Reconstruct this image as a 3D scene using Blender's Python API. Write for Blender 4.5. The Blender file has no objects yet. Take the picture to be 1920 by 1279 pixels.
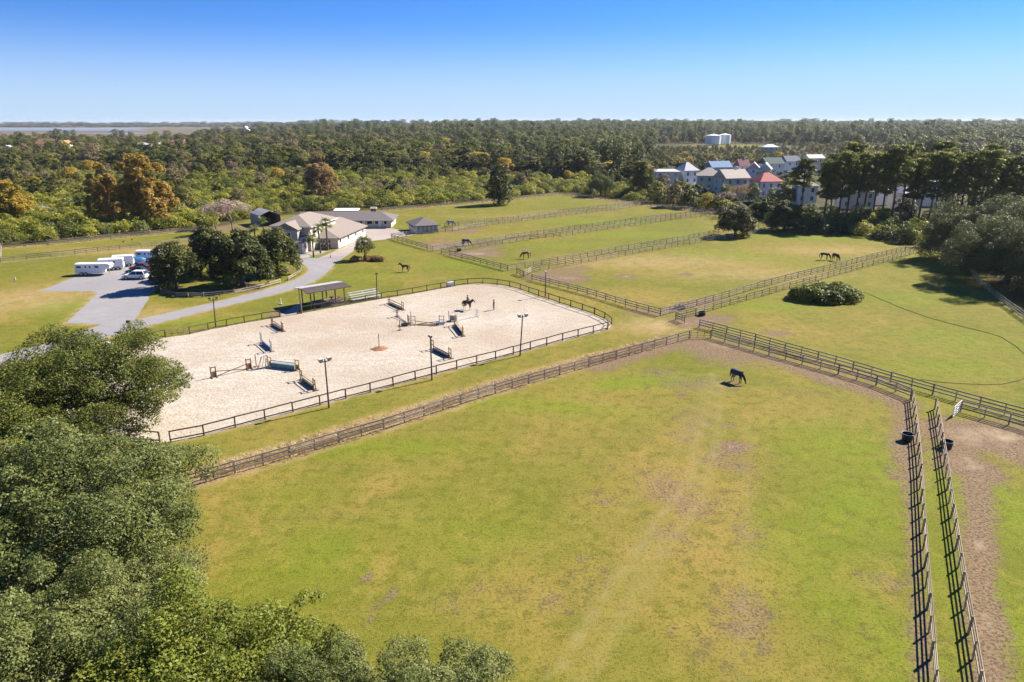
import bpy, bmesh, math, random
import numpy as np
from mathutils import Vector, Matrix, Euler

# ------------------------------------------------------------------ scene, camera, sky, sun, exposure
S = bpy.context.scene
C = S.collection
R = math.radians
CAM_H = 30.0
F_PX = 1280.0                                   # focal length in photograph pixels (1920 wide, 24 mm lens)
PITCH = math.atan((639.5 - 229.0) / F_PX)
cam_d = bpy.data.cameras.new('camera'); cam_d.lens = 24.0; cam_d.sensor_width = 36.0
cam_d.clip_start = 0.5; cam_d.clip_end = 60000.0
cam = bpy.data.objects.new('camera', cam_d); C.objects.link(cam)
cam.location = (0, 0, CAM_H); cam.rotation_euler = (math.pi / 2 - PITCH, 0, 0)
S.camera = cam

SUN_EL, SUN_AZ = R(39.0), R(57.0)               # azimuth from +Y (view direction) clockwise to +X
SUN = Vector((math.cos(SUN_EL) * math.sin(SUN_AZ), math.cos(SUN_EL) * math.cos(SUN_AZ), math.sin(SUN_EL)))
W = bpy.data.worlds.new('World'); S.world = W; W.use_nodes = True
nt = W.node_tree; nt.nodes.clear()
wo = nt.nodes.new('ShaderNodeOutputWorld'); bg = nt.nodes.new('ShaderNodeBackground')
sky = nt.nodes.new('ShaderNodeTexSky'); sky.sky_type = 'NISHITA'; sky.sun_disc = False
sky.sun_elevation = SUN_EL; sky.sun_rotation = SUN_AZ
sky.altitude = 0; sky.air_density = 1.0; sky.dust_density = 0.0; sky.ozone_density = 2.0
tc = nt.nodes.new('ShaderNodeTexCoord'); mp = nt.nodes.new('ShaderNodeVectorMath'); mp.operation = 'MULTIPLY'
mp.inputs[1].default_value = (1, 1, 1.75)
nm = nt.nodes.new('ShaderNodeVectorMath'); nm.operation = 'NORMALIZE'
hs = nt.nodes.new('ShaderNodeHueSaturation'); hs.inputs['Saturation'].default_value = 1.38; hs.inputs['Hue'].default_value = 0.514
ad = nt.nodes.new('ShaderNodeVectorMath'); ad.operation = 'ADD'; ad.inputs[1].default_value = (0, 0, 0.11)
nt.links.new(tc.outputs['Generated'], mp.inputs[0]); nt.links.new(mp.outputs[0], ad.inputs[0]); nt.links.new(ad.outputs[0], nm.inputs[0])
nt.links.new(nm.outputs[0], sky.inputs['Vector']); nt.links.new(sky.outputs[0], hs.inputs['Color'])
# pale moist air low over the coast: the sky whitens evenly towards the horizon all round
sx = nt.nodes.new('ShaderNodeSeparateXYZ'); nt.links.new(tc.outputs['Generated'], sx.inputs[0])
mr = nt.nodes.new('ShaderNodeMapRange'); mr.interpolation_type = 'SMOOTHERSTEP'; mr.inputs['From Min'].default_value = -.02; mr.inputs['From Max'].default_value = .15; mr.inputs['To Min'].default_value = .92; mr.inputs['To Max'].default_value = 0.0
nt.links.new(sx.outputs['Z'], mr.inputs['Value'])
mxs = nt.nodes.new('ShaderNodeMix'); mxs.data_type = 'RGBA'; mxs.inputs['B'].default_value = (2.75, 3.55, 4.5, 1)
nt.links.new(mr.outputs[0], mxs.inputs['Factor']); nt.links.new(hs.outputs[0], mxs.inputs['A']); nt.links.new(mxs.outputs['Result'], bg.inputs['Color']); nt.links.new(bg.outputs[0], wo.inputs['Surface'])
bg.inputs['Strength'].default_value = 0.078
sl = bpy.data.lights.new('sun', 'SUN'); sl.energy = 5.0; sl.angle = R(0.5); sl.color = (1.0, 0.93, 0.82)
so = bpy.data.objects.new('sun', sl); C.objects.link(so)
so.rotation_euler = SUN.to_track_quat('Z', 'Y').to_euler(); so.location = (60, 40, 80)
S.view_settings.view_transform = 'Standard'; S.view_settings.look = 'None'
S.view_settings.gamma = 1.0; S.view_settings.exposure = 1.37
cy = S.cycles
cy.max_bounces = 6; cy.diffuse_bounces = 2; cy.glossy_bounces = 2; cy.transmission_bounces = 3
cy.transparent_max_bounces = 6; cy.volume_bounces = 0; cy.use_denoising = True
cy.use_adaptive_sampling = True; cy.adaptive_threshold = 0.015; cy.sample_clamp_indirect = 6

rng = np.random.default_rng(7)
rnd = random.Random(11)

# ------------------------------------------------------------------ helpers
CT, ST = math.cos(PITCH), math.sin(PITCH)
def G(px, py, z=0.0):
    """world point at height z that the photograph shows at pixel (px, py)"""
    u, v = (px - 960) / F_PX, (py - 639.5) / F_PX
    d = Vector((u, CT - v * ST, -ST - v * CT))
    t = (z - CAM_H) / d.z
    return Vector((d.x * t, d.y * t, z))
def GL(pts, z=0.0): return [G(x, y, z) for x, y in pts]

class MB:
    """collects shapes; build() links them as one mesh object"""
    def __init__(s): s.v = []; s.f = []; s.m = []
    def poly(s, vs, fs, mi=0, M=None):
        o = len(s.v)
        s.v += [tuple(M @ Vector(p)) if M else tuple(p) for p in vs]
        s.f += [tuple(i + o for i in f) for f in fs]; s.m += [mi] * len(fs); return s
    def box(s, x0, x1, y0, y1, z0, z1, mi=0, M=None):
        return s.poly([(x0,y0,z0),(x1,y0,z0),(x1,y1,z0),(x0,y1,z0),(x0,y0,z1),(x1,y0,z1),(x1,y1,z1),(x0,y1,z1)],
                      [(0,3,2,1),(4,5,6,7),(0,1,5,4),(1,2,6,5),(2,3,7,6),(3,0,4,7)], mi, M)
    def tube(s, pts, rad, n=6, mi=0, cap=True):
        pts = [Vector(p) for p in pts]; o = len(s.v)
        for i, p in enumerate(pts):
            t = (pts[min(i+1, len(pts)-1)] - pts[max(i-1, 0)]).normalized()
            a = t.cross(Vector((0, 0, 1)) if abs(t.z) < .9 else Vector((1, 0, 0))).normalized(); b = t.cross(a)
            r = rad[i] if isinstance(rad, (list, tuple)) else rad
            for k in range(n):
                w = 2 * math.pi * k / n
                s.v.append(tuple(p + a * (r * math.cos(w)) + b * (r * math.sin(w))))
        for i in range(len(pts) - 1):
            for k in range(n):
                q = o + i * n; s.f.append((q + k, q + k + n, q + (k+1) % n + n, q + (k+1) % n)); s.m.append(mi)
        if cap:
            s.f.append(tuple(o + k for k in range(n))); s.m.append(mi)
            e = o + (len(pts) - 1) * n; s.f.append(tuple(e + k for k in reversed(range(n)))); s.m.append(mi)
        return s
    def beam(s, a, b, w, h, mi=0):
        a, b = Vector(a), Vector(b); t = (b - a).normalized()
        u = Vector((0, 0, 1)) if abs(t.z) < .95 else Vector((0, 1, 0))
        x = t.cross(u).normalized() * (w / 2); y = x.cross(t).normalized() * (h / 2)
        vs = [a-x-y, a+x-y, a+x+y, a-x+y, b-x-y, b+x-y, b+x+y, b-x+y]
        return s.poly(vs, [(0,1,2,3),(7,6,5,4),(0,4,5,1),(1,5,6,2),(2,6,7,3),(3,7,4,0)], mi)
    def disc(s, cx, cy, cz, r, n=16, mi=0):
        return s.poly([(cx + r*math.cos(2*math.pi*k/n), cy + r*math.sin(2*math.pi*k/n), cz) for k in range(n)], [tuple(range(n))], mi)
    def mesh(s, name, mats):
        me = bpy.data.meshes.new(name); me.from_pydata(s.v, [], s.f)
        for m in (mats if isinstance(mats, (list, tuple)) else [mats]): me.materials.append(m)
        if any(s.m): me.polygons.foreach_set('material_index', s.m)
        me.update(); return me
    def build(s, name, mats, parent=None, loc=(0,0,0), rz=0.0, smooth=False, bevel=0):
        me = s.mesh(name, mats)
        bm = bmesh.new(); bm.from_mesh(me)
        bmesh.ops.recalc_face_normals(bm, faces=bm.faces)
        if bevel: bmesh.ops.bevel(bm, geom=bm.edges[:], offset=bevel, segments=2, affect='EDGES', clamp_overlap=True)
        if smooth:
            for f in bm.faces: f.smooth = True
        bm.to_mesh(me); bm.free()
        return put(name, me, parent, loc, rz)

def put(name, me, parent=None, loc=(0,0,0), rz=0.0, sc=None):
    o = bpy.data.objects.new(name, me); C.objects.link(o)
    o.location = loc; o.rotation_euler = (0, 0, rz)
    if sc is not None: o.scale = sc if hasattr(sc, '__len__') else (sc, sc, sc)
    if parent: o.parent = parent
    return o
def tag(o, label, cat, group=None):
    o['label'] = label; o['category'] = cat
    if group: o['group'] = group
    return o
def thing(name, label, cat, loc=(0,0,0), rz=0.0, group=None):
    o = put(name, None, None, loc, rz); o.empty_display_size = 0.1
    return tag(o, label, cat, group)
def struct(o): o['kind'] = 'structure'; return o
def clone(root, loc, rz, label, group=None, sc=None):
    r = root.copy(); C.objects.link(r); r.location = loc; r.rotation_euler = (0, 0, rz)
    if sc is not None: r.scale = (sc, sc, sc)
    r['label'] = label
    if group: r['group'] = group
    for ch in list(root.children):
        c = ch.copy(); C.objects.link(c); c.parent = r
        for g in list(ch.children):
            d = g.copy(); C.objects.link(d); d.parent = c
    return r

# ------------------------------------------------------------------ materials
def newmat(name):
    m = bpy.data.materials.new(name); m.use_nodes = True
    n = m.node_tree; b = n.nodes['Principled BSDF']; return m, n, b
def mat(name, col, rough=.8, var=.18, scale=3.0, metal=0.0, bump=0.0, spec=.3, stretch=(1,1,1), grime=None):
    m, n, b = newmat(name)
    b.inputs['Roughness'].default_value = rough; b.inputs['Metallic'].default_value = metal
    b.inputs['Specular IOR Level'].default_value = spec
    co = n.nodes.new('ShaderNodeTexCoord'); mpn = n.nodes.new('ShaderNodeMapping'); mpn.inputs['Scale'].default_value = stretch
    geo = n.nodes.new('ShaderNodeObjectInfo')
    no = n.nodes.new('ShaderNodeTexNoise'); no.inputs['Scale'].default_value = scale; no.inputs['Detail'].default_value = 5
    add = n.nodes.new('ShaderNodeVectorMath'); add.operation = 'ADD'
    n.links.new(co.outputs['Object'], mpn.inputs['Vector']); n.links.new(mpn.outputs[0], add.inputs[0])
    n.links.new(geo.outputs['Location'], add.inputs[1]); n.links.new(add.outputs[0], no.inputs['Vector'])
    mx = n.nodes.new('ShaderNodeMix'); mx.data_type = 'RGBA'
    c = Vector(col[:3]); g = Vector(grime) if grime else c * (1 - var * 1.6)
    mx.inputs['A'].default_value = (*g, 1); mx.inputs['B'].default_value = (*(c * (1 + var * .6)), 1)
    rmp = n.nodes.new('ShaderNodeMapRange'); rmp.inputs['From Min'].default_value = .3; rmp.inputs['From Max'].default_value = .7
    n.links.new(no.outputs['Fac'], rmp.inputs['Value']); n.links.new(rmp.outputs[0], mx.inputs['Factor'])
    if 'fence_wood' in name:      # boards of different age
        vr = n.nodes.new('ShaderNodeMapRange'); vr.inputs['To Min'].default_value = .62; vr.inputs['To Max'].default_value = 1.3; n.links.new(geo.outputs['Random'], vr.inputs['Value'])
        vm = n.nodes.new('ShaderNodeVectorMath'); vm.operation = 'SCALE'; n.links.new(mx.outputs['Result'], vm.inputs[0]); n.links.new(vr.outputs[0], vm.inputs['Scale']); n.links.new(vm.outputs[0], b.inputs['Base Color'])
    else: n.links.new(mx.outputs['Result'], b.inputs['Base Color'])
    if bump:
        bp = n.nodes.new('ShaderNodeBump'); bp.inputs['Strength'].default_value = bump; bp.inputs['Distance'].default_value = .03
        n.links.new(no.outputs['Fac'], bp.inputs['Height']); n.links.new(bp.outputs[0], b.inputs['Normal'])
    return m
def leafmat(name, dark, mid, light, trans=.22, rand=.35):
    trans = min(.5, trans * 1.4)
    m, n, b = newmat(name)
    at = n.nodes.new('ShaderNodeAttribute'); at.attribute_name = 'tint'
    oi = n.nodes.new('ShaderNodeObjectInfo')
    # tint of the clump shifted by the individual's own random value
    ma = n.nodes.new('ShaderNodeMath'); ma.operation = 'MULTIPLY_ADD'; ma.inputs[1].default_value = rand; ma.inputs[2].default_value = -rand / 2
    n.links.new(oi.outputs['Random'], ma.inputs[0])
    ad = n.nodes.new('ShaderNodeMath'); ad.operation = 'ADD'; ad.use_clamp = True
    n.links.new(at.outputs['Fac'], ad.inputs[0]); n.links.new(ma.outputs[0], ad.inputs[1])
    cr = n.nodes.new('ShaderNodeValToRGB'); e = cr.color_ramp.elements
    e[0].position = .0; e[0].color = (*dark, 1); e[1].position = 1.0; e[1].color = (*light, 1)
    k = cr.color_ramp.elements.new(.5); k.color = (*mid, 1)
    n.links.new(ad.outputs[0], cr.inputs['Fac'])
    b.inputs['Roughness'].default_value = .55; b.inputs['Specular IOR Level'].default_value = .25
    n.links.new(cr.outputs['Color'], b.inputs['Base Color'])
    tr = n.nodes.new('ShaderNodeBsdfTranslucent'); n.links.new(cr.outputs['Color'], tr.inputs['Color'])
    ms = n.nodes.new('ShaderNodeMixShader'); ms.inputs[0].default_value = trans
    out = n.nodes['Material Output']
    n.links.new(b.outputs[0], ms.inputs[1]); n.links.new(tr.outputs[0], ms.inputs[2]); n.links.new(ms.outputs[0], out.inputs['Surface'])
    return m

M = {}
M['fence'] = mat('weathered_fence_wood', (.40, .325, .262), .85, .45, 2.2, stretch=(.6, 3, 3), bump=.2)
M['arena_fence'] = mat('dark_fence_wood', (.125, .092, .070), .8, .35, 2.0, stretch=(.6, 3, 3))
M['pale_fence'] = mat('pale_fence_wood', (.36, .29, .21), .85, .3, 2.0, stretch=(.6, 3, 3))
M['bark'] = mat('bark', (.13, .105, .085), .95, .4, 4.0, bump=.6, stretch=(2, 2, .5))
M['pine_bark'] = mat('pine_bark', (.16, .115, .085), .95, .4, 4.0, bump=.6, stretch=(2, 2, .5))
M['grey_twig'] = mat('grey_twig', (.26, .20, .17), .95, .2, 4.0)
M['white'] = mat('white_paint', (.74, .73, .70), .5, .07, 1.2)
M['cream'] = mat('cream_siding', (.60, .52, .43), .7, .08, .8)
M['greige'] = mat('greige_siding', (.42, .38, .36), .75, .08, .8)
M['shingle'] = mat('roof_shingles', (.245, .198, .165), .9, .14, 5.0, bump=.3, stretch=(.5, 3, 1))
M['shingle_dark'] = mat('dark_roof_shingles', (.15, .127, .12), .9, .14, 5.0, bump=.3, stretch=(.5, 3, 1))
M['tan_roof'] = mat('tan_roof_shingles', (.42, .36, .29), .9, .12, 4.0, stretch=(.5, 3, 1))
M['metal'] = mat('galvanised_metal', (.44, .43, .42), .6, .12, 2.0, metal=.2)
M['alu'] = mat('aluminium', (.62, .62, .62), .4, .08, 2.0, metal=.4)
M['dark_metal'] = mat('dark_metal', (.035, .035, .038), .5, .2, 2.0)
M['pole'] = mat('light_pole_wood', (.11, .085, .065), .8, .25, 2.0, stretch=(3, 3, .4))
M['glass'] = mat('dark_glass', (.025, .035, .045), .12, .2, 1.0, spec=.6)
M['hollow_shade'] = mat('painted_hollow_shade', (.02, .018, .016), .9, .3, 1.0)  # near-black colour stands in for the shade inside openings and hollows
M['tyre'] = mat('tyre_rubber', (.018, .018, .018), .8, .2, 3.0)
M['rim'] = mat('wheel_rim', (.45, .45, .46), .35, .1, 3.0, metal=.7)
M['plastic_black'] = mat('black_plastic', (.022, .024, .028), .45, .2, 1.5)
M['brown_door'] = mat('brown_barn_door', (.13, .075, .055), .8, .2, 2.0)

# ------------------------------------------------------------------ fences as pixel lines on the ground (shared by ground wear and fence building)
P_FRONT = [(330,921),(394,901),(532,862),(645,827.5),(720,805.5),(912,742.5),(1096,690),(1292,635.5)]
P_LANE_LOW = [(1333,634),(1409,656),(1461,671),(1560,698),(1676,733),(1707,749)]
P_LANE_UP = [(1311,614),(1356,626),(1404,639),(1455,654),(1560,684),(1663,715),(1734,735.5),(1811,758),(1897,781),(2040,821)]
P_LANE_LOW2 = [(1801,771),(1835,780),(1880,793),(1920,805),(2040,842)]
P_V1 = [(1708,752),(1713,790),(1721,870),(1733,1076),(1747,1279),(1756,1420)]
P_V2 = [(1752,768),(1768,867),(1797,1076),(1830,1279),(1850,1420)]
P_6 = [(1238,592.5),(1311,572.5),(1354,560.6),(1420,541),(1500,520),(1571,503),(1623,488.7),(1697,470.5)]
P_7 = [(1267,600),(1293,594),(1354,576),(1436,554),(1476,542),(1568,516.5),(1660,492),(1712,476)]
P_7b = [(1267,600),(1283,606)]
P_8 = [(998,526),(1039.6,536.5),(1099,552),(1165.6,572.7),(1238,592.5)]
P_8b = [(969,514),(982,519.5)]
P_9 = [(982,519.5),(998,510),(1029,505),(1112.5,490),(1212.5,472.5),(1320,453.7),(1387,444),(1449,431.5)]
P_10 = [(952,508),(1012.5,497.5),(1095,483),(1193,465.5),(1258,455),(1354,437),(1440,424)]
P_11 = [(843.5,480),(883,490),(927,501.6),(952,508)]
P_12 = [(827.5,475.4),(887,466),(992,450),(1041,445.5),(1137.5,431),(1250,415),(1340,404)]
P_13 = [(811.6,471.6),(845,465.5),(918,454.7),(993,442.6),(1050,434.5),(1137.5,423),(1250,408),(1338,398)]
P_14 = [(734,447),(745,452),(801,468)]
P_15 = [(734,447),(760,443.5),(794,440),(846,435),(904,424.5),(990.6,413.5),(1069,404),(1139.6,396),(1200,386)]
P_16 = [(834,427.5),(890,421.5),(954,413.5),(1050,400),(1125,391.7),(1190,383)]
P_17 = [(716,396),(777,391),(807,388.5),(894,381),(978,373),(1048,365.6)]
P_18 = [(1048,365.6),(1130,374.5),(1219,387),(1312,397),(1345,402)]
P_L1 = [(2,492),(45,487.7),(107,481.5),(168,475),(223,469.5),(277,464),(308,460.6),(372,452)]
P_L2 = [(3,466),(79,460.6),(135,455.4),(188,450),(240,445),(287,441),(348,434.6),(380,431)]
P_L0 = [(2,492),(3,466)]
ARENA = [(225,655),(250,647),(274,640),(310,633),(356,626.7),(392.5,618.5),(461.7,605),(513,596.5),(557.5,589),(646,573),(707.6,561.5),(754,554.5),(804,545.5),
         (852,536.7),(875,533),(895,531.6),(916,532.5),(940,535),(961.7,539.2),(978,544),(996,551),(1032,563),(1072,576),(1114.6,590),
         (1136.5,600),(1147,608),(1146,613),(1139,618),(1117,624),(1064.6,637),(1009,652),(920,676.5),(853,693),(782.5,711.7),(706.7,732.5),
         (581,764.5),(489,789),(390,815),(345,826),(300,830),(250,828),(190,815),(140,792),(108,762),(105,728),(130,695),(175,670)]
DRIVE_LO = [(-140,745),(0,695),(90,662),(179,639),(246,620),(287.5,608.5),(400,579.5),(456,566.5),(512.5,553),(559.5,540),(587.6,529),(610,514),(623,500.7),(634,489),(648,480),(664,469),(676,458),(690,452),(716,448)]
DRIVE_UP = [(-140,706),(0,665),(70,649),(135,631.5),(190,608.5),(252,601),(400,568),(490,545.5),(540.7,529.5),(569,517.6),(579,507),(574,499),(561,491),(548,486)]
PARKING = [(73,546),(142,519.5),(200,497),(250,478),(300,471),(350,486),(346,508),(312,522),(283,553),(252,601),(243,613),(190,608.7),(187.5,608),(123,606.5),(183,551),(175,546.5)]

def seg_dist(X, Y, pts):
    d = np.full(X.shape, 1e9)
    for a, b in zip(pts[:-1], pts[1:]):
        ax, ay, bx, by = a.x, a.y, b.x, b.y
        L2 = (bx-ax)**2 + (by-ay)**2 + 1e-9
        t = np.clip(((X-ax)*(bx-ax) + (Y-ay)*(by-ay)) / L2, 0, 1)
        d = np.minimum(d, np.hypot(X-ax-t*(bx-ax), Y-ay-t*(by-ay)))
    return d
def in_poly(X, Y, pts):
    r = np.zeros(X.shape, bool); n = len(pts)
    for i in range(n):
        a, b = pts[i], pts[(i+1) % n]
        c = ((a.y > Y) != (b.y > Y)) & (X < (b.x-a.x) * (Y-a.y) / (b.y-a.y + 1e-12) + a.x)
        r ^= c
    return r

def terrain(x, y):
    """gentle rise of the far land; dead flat around the paddocks"""
    r = np.hypot(x, y)
    k = np.clip((r - 600) / 1400, 0, 1)
    side = np.clip((x / np.maximum(y, 1) + .52) / .25, 0, 1)      # the left stays low: marsh and water
    h = 10.0 * k * side * (0.75 + .25 * np.sin(x * .0031 + 1) * np.cos(y * .0023))
    mx, my = 271.0, 905.0                                          # mound that carries the two tanks
    h = h + 2.5 * np.exp(-(((x - mx) / 60) ** 2 + ((y - my) / 45) ** 2)) 
    return h

# ------------------------------------------------------------------ ground
def build_ground():
    def axis(lo, hi, step, far, g=1.16):
        a = list(np.arange(lo, hi + .01, step)); s = step; x = a[-1]
        while x < far[1]: s *= g; x += s; a.append(x)
        s = step; x = a[0]; pre = []
        while x > far[0]: s *= g; x -= s; pre.append(x)
        return np.array(pre[::-1] + a)
    xs = axis(-110, 140, 1.0, (-16000, 16000)); ys = axis(12, 250, 1.0, (-600, 26000))
    X, Y = np.meshgrid(xs, ys); nx, ny = len(xs), len(ys)
    Z = terrain(X, Y)
    v = np.stack([X, Y, Z], -1).reshape(-1, 3)
    i = np.arange(nx * ny).reshape(ny, nx)
    q = np.stack([i[:-1,:-1], i[:-1,1:], i[1:,1:], i[1:,:-1]], -1).reshape(-1, 4)
    me = bpy.data.meshes.new('ground'); me.vertices.add(len(v)); me.loops.add(q.size); me.polygons.add(len(q))
    me.vertices.foreach_set('co', v.ravel()); me.loops.foreach_set('vertex_index', q.ravel())
    me.polygons.foreach_set('loop_start', np.arange(0, q.size, 4)); me.update(calc_edges=True)
    x, y = X.ravel(), Y.ravel()
    dirt = np.zeros(x.shape); dry = np.zeros(x.shape); lush = np.zeros(x.shape); trk = np.zeros(x.shape)
    def line(arr, pts, w, s, off=None):
        p = GL(pts)
        if off: p = [a + Vector(off + (0,)) if len(off) == 2 else a for a in p]
        d = seg_dist(x, y, p); np.maximum(arr, s * np.clip(1 - d / w, 0, 1), out=arr)
    def blob(arr, px, py, rx, ry, s, rot=0.0):
        c = G(px, py); dx, dy = x - c.x, y - c.y; cr, sr = math.cos(rot), math.sin(rot)
        a, b = (dx*cr + dy*sr) / rx, (-dx*sr + dy*cr) / ry
        np.maximum(arr, s * np.exp(-(a*a + b*b)), out=arr)
    # worn soil along fences, gates and feed spots
    line(dirt, [(1120,688),(1200,664),(1295,642),(1340,645),(1420,668),(1520,699),(1640,735),(1695,756)], 4.5, .95)
    line(dirt, [(1300,645),(1330,655),(1370,668)], 9.0, .95)
    line(dirt, [(1690,760),(1700,800),(1697,830),(1706,900)], 3.2, .9)
    line(dirt, [(1704,900),(1716,1000),(1722,1120),(1736,1279)], 1.6, .8)
    line(dirt, [(1770,790),(1800,830),(1830,900),(1838,980),(1834,1060),(1846,1150),(1858,1279),(1870,1400)], 2.4, 1.0)
    blob(dirt, 1800, 812, 4.5, 4.5, 1.3); blob(dirt, 1870, 815, 5.5, 4, 1.25); blob(dirt, 1815, 875, 3.2, 4, 1.2)
    blob(dirt, 1950, 850, 5, 5, 1.2)
    line(dirt, [(1283,606),(1310,604),(1345,600)], 5.0, 1.1); blob(dirt, 1330, 596, 5, 4, .9)
    line(dirt, [(1380,632),(1520,676),(1700,727)], 2.2, .75)
    line(dirt, [(1190,585),(1238,588),(1300,571),(1340,562)], 4.0, .9)
    blob(dirt, 1055, 521, 7, 5, 1.15); line(dirt, [(1000,522),(1030,512),(1090,503)], 4.5, 1.0)
    line(dirt, [(1000,524),(1100,550),(1200,579)], 2.2, .55)
    blob(dirt, 890, 476, 8, 5, 1.15); line(dirt, [(850,477),(900,470),(930,462)], 5, .95)
    blob(dirt, 835, 458, 9, 5, 1.1); line(dirt, [(806,468),(850,462),(870,455)], 4, .9)
    blob(dirt, 872, 435, 7, 3.5, 1.0); line(dirt, [(850,436),(900,427)], 3.5, .95)
    blob(dirt, 812, 414, 4, 4, .6)
    line(dirt, P_15[4:], 1.6, .75); line(dirt, P_13, 1.6, .7); line(dirt, P_12, 1.5, .6); line(dirt, P_9, 1.4, .55); line(dirt, P_10, 1.4, .5)
    line(dirt, P_17, 2.4, .7); line(dirt, P_18, 2.5, .8)
    line(dirt, P_FRONT, 1.3, .62); line(dirt, P_6, 1.2, .55); line(dirt, P_7, 1.0, .5)
    line(dirt, P_V1, .7, .55); line(dirt, P_V2, .7, .5); line(dirt, P_LANE_LOW, 1.0, .7); line(dirt, P_LANE_UP, 1.0, .6)
    line(dirt, [(0,499),(60,493),(150,485),(250,476),(330,468)], 1.6, .72)          # trodden track by the field fence
    blob(dirt, 1377, 838, 1.9, 1.5, 1.3); blob(dirt, 1365, 800, 1.8, 1.2, .72)
    for a in ((1310,905,1.6,.6),(1400,1150,1.3,.6),(1660,1093,1.6,.7),(1110,975,1.0,.6),(702,1164,.9,.9),(690,1082,.7,.8),(748,1098,.6,.75),(830,1176,.7,.8),(790,1065,.7,.7),
              (925,1052,.8,.75),(1017,1045,.7,.75),(1280,740,2.4,.65),(1230,905,1.0,.6),(1540,1205,.8,.8)):
        blob(dirt, a[0], a[1], a[2], a[2] * .55, a[3], rnd.uniform(0, 3))
    for a in ((1330,720,9,5,.42),(1300,800,5,9,.40),(1360,860,4,8,.44),(1270,930,5,7,.46),(1230,1000,4,5,.42),(1400,1000,3,6,.36),(1390,1150,3.2,4.5,.46),(1330,1220,3,3,.36),(1150,940,5,4,.34),(1000,1120,6,2.5,.36),(900,1140,5,2,.36),
              (1660,1090,3,2,.42),(1130,1080,3,4,.34),(1500,740,6,3,.36),(600,960,6,3,.27),(760,960,6,3,.25),(1230,700,6,4,.38),(1600,1200,3,3,.28),(1430,860,3,5,.32)):
        blob(dirt, a[0], a[1], a[2], a[3], a[4] * 1.32, rnd.uniform(-.3, .3))
    for _ in range(150):
        blob(dirt, rnd.uniform(450, 1690), rnd.uniform(790, 1270), rnd.uniform(.2, .7), rnd.uniform(.15, .4), rnd.uniform(.45, .8), rnd.uniform(0, 3))
    blob(dirt, 690, 488, 4.5, 1.8, 1.2)                                            # mulch round the small tree
    blob(dirt, 430, 545, 9, 2.5, .8); blob(dirt, 530, 507, 3.5, 3, .8); blob(dirt, 462, 533, 4, 3, .9); blob(dirt, 340, 540, 5, 2.5, .6)
    blob(dirt, 530, 585, 3, 5, .9)
    blob(dirt, 420, 428, 14, 10, .85); blob(dirt, 530, 428, 7, 5, 1.0)             # bare yard by the hay shed
    blob(dirt, 1260, 640, 9, 5, .6, .6)
    # pale dusty rolling spots
    for a in ((980,533,1.5),(1075,513,2.2),(1174,519,2.6),(827,449,2.6),(900,452,2.2),(930,480,2.4),(985,466,2.2),(1232,405,5),(1170,399,3),(1460,625,3),(1285,515,2)):
        blob(dirt, a[0], a[1], a[2], a[2] * .7, 1.25 if a[2] < 3 else .9)
    line(dirt, [(394,885),(560,838),(750,780),(930,722),(1100,676),(1250,640)], 2.6, .85)   # dry strip outside the front fence
    # vehicle tracks across the front paddock
    for pts, w, s in (([(1336,700),(1318,790),(1290,905),(1225,985),(1120,1140),(1040,1270)], .40, .75), ([(1352,715),(1345,820),(1320,930),(1262,1010),(1165,1160),(1090,1290)], .38, .65),
                      ([(1404,770),(1400,900),(1402,1010),(1392,1150),(1396,1290)], .4, .45), ([(1318,720),(1290,800),(1250,880),(1150,975)], .5, .4), ([(1240,1010),(1215,1080),(1160,1170)], .8, .5)):
        line(trk, pts, w * 2.2, s)
    # dry, yellowed turf and lush turf
    for a in ((1100,760,14,7,.8),(1270,900,7,16,.9),(1250,1040,6,12,.75),(1000,1100,8,8,.5),(1440,760,10,6,.7),(1150,560,18,9,.9),(1230,500,25,12,.8),(1380,500,22,12,.75),
              (1500,470,20,12,.8),(1640,600,10,10,.55),(1480,620,8,6,.6),(40,560,12,14,.9),(110,540,10,10,.8),(200,470,26,6,.7),(300,590,9,5,.8),(430,590,8,3,.4),(880,440,20,8,.5),
              (1000,440,24,8,.5),(1060,400,30,8,.45),(930,405,24,8,.6),(1040,620,6,18,.5),(800,720,6,20,.5),(500,850,5,16,.6),(1200,620,8,6,.8),(760,520,10,6,.4),
              (1760,640,14,8,.35),(1830,590,10,8,.3),(1500,690,10,4,.5),(1350,1200,5,6,.6),(640,950,6,5,.4),(1090,830,8,5,.5)):
        blob(dry, a[0], a[1], a[2], a[3], a[4], rnd.uniform(-.3, .3))
    line(dry, [(394,885),(560,838),(750,780),(930,722),(1100,676),(1250,640)], 3.2, 1.6)
    for a in ((1200,715,9,2.5,1.1),(1000,760,14,3,.8),(700,840,12,2.5,.7),(1570,840,6,7,.9),(1590,950,5,8,.9),(1500,1040,5,7,.7),(1650,880,3,8,.8),(1630,1180,4,8,.7),
              (1890,960,4,10,1.1),(1890,1150,3,8,.9),(850,1000,9,6,.5),(600,1040,7,5,.6),(480,640,20,3,.7),(420,600,16,3,.8),(700,520,9,4,.7),(650,520,8,3,.6),(850,495,8,6,.8),
              (740,470,6,5,.8),(1110,415,22,8,.9),(1180,440,22,6,1.0),(1050,460,16,5,.7),(1380,480,14,8,.8),(1520,445,14,6,.8),(1620,445,12,6,.7),(1500,500,9,3,.6),
              (1440,575,8,4,.9),(1700,560,12,6,.6),(1800,640,10,8,.7),(1780,690,10,5,.7),(1740,760,3,6,.4),(130,575,8,6,.9),(160,590,7,4,.7),(1740,900,1.5,16,.6),(1770,1100,1.5,12,.6),(560,930,6,4,.4),
              (1060,370,30,8,.5),(360,600,8,3,.5)):
        blob(lush, a[0], a[1], a[2], a[3], a[4], rnd.uniform(-.3, .3))
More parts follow.
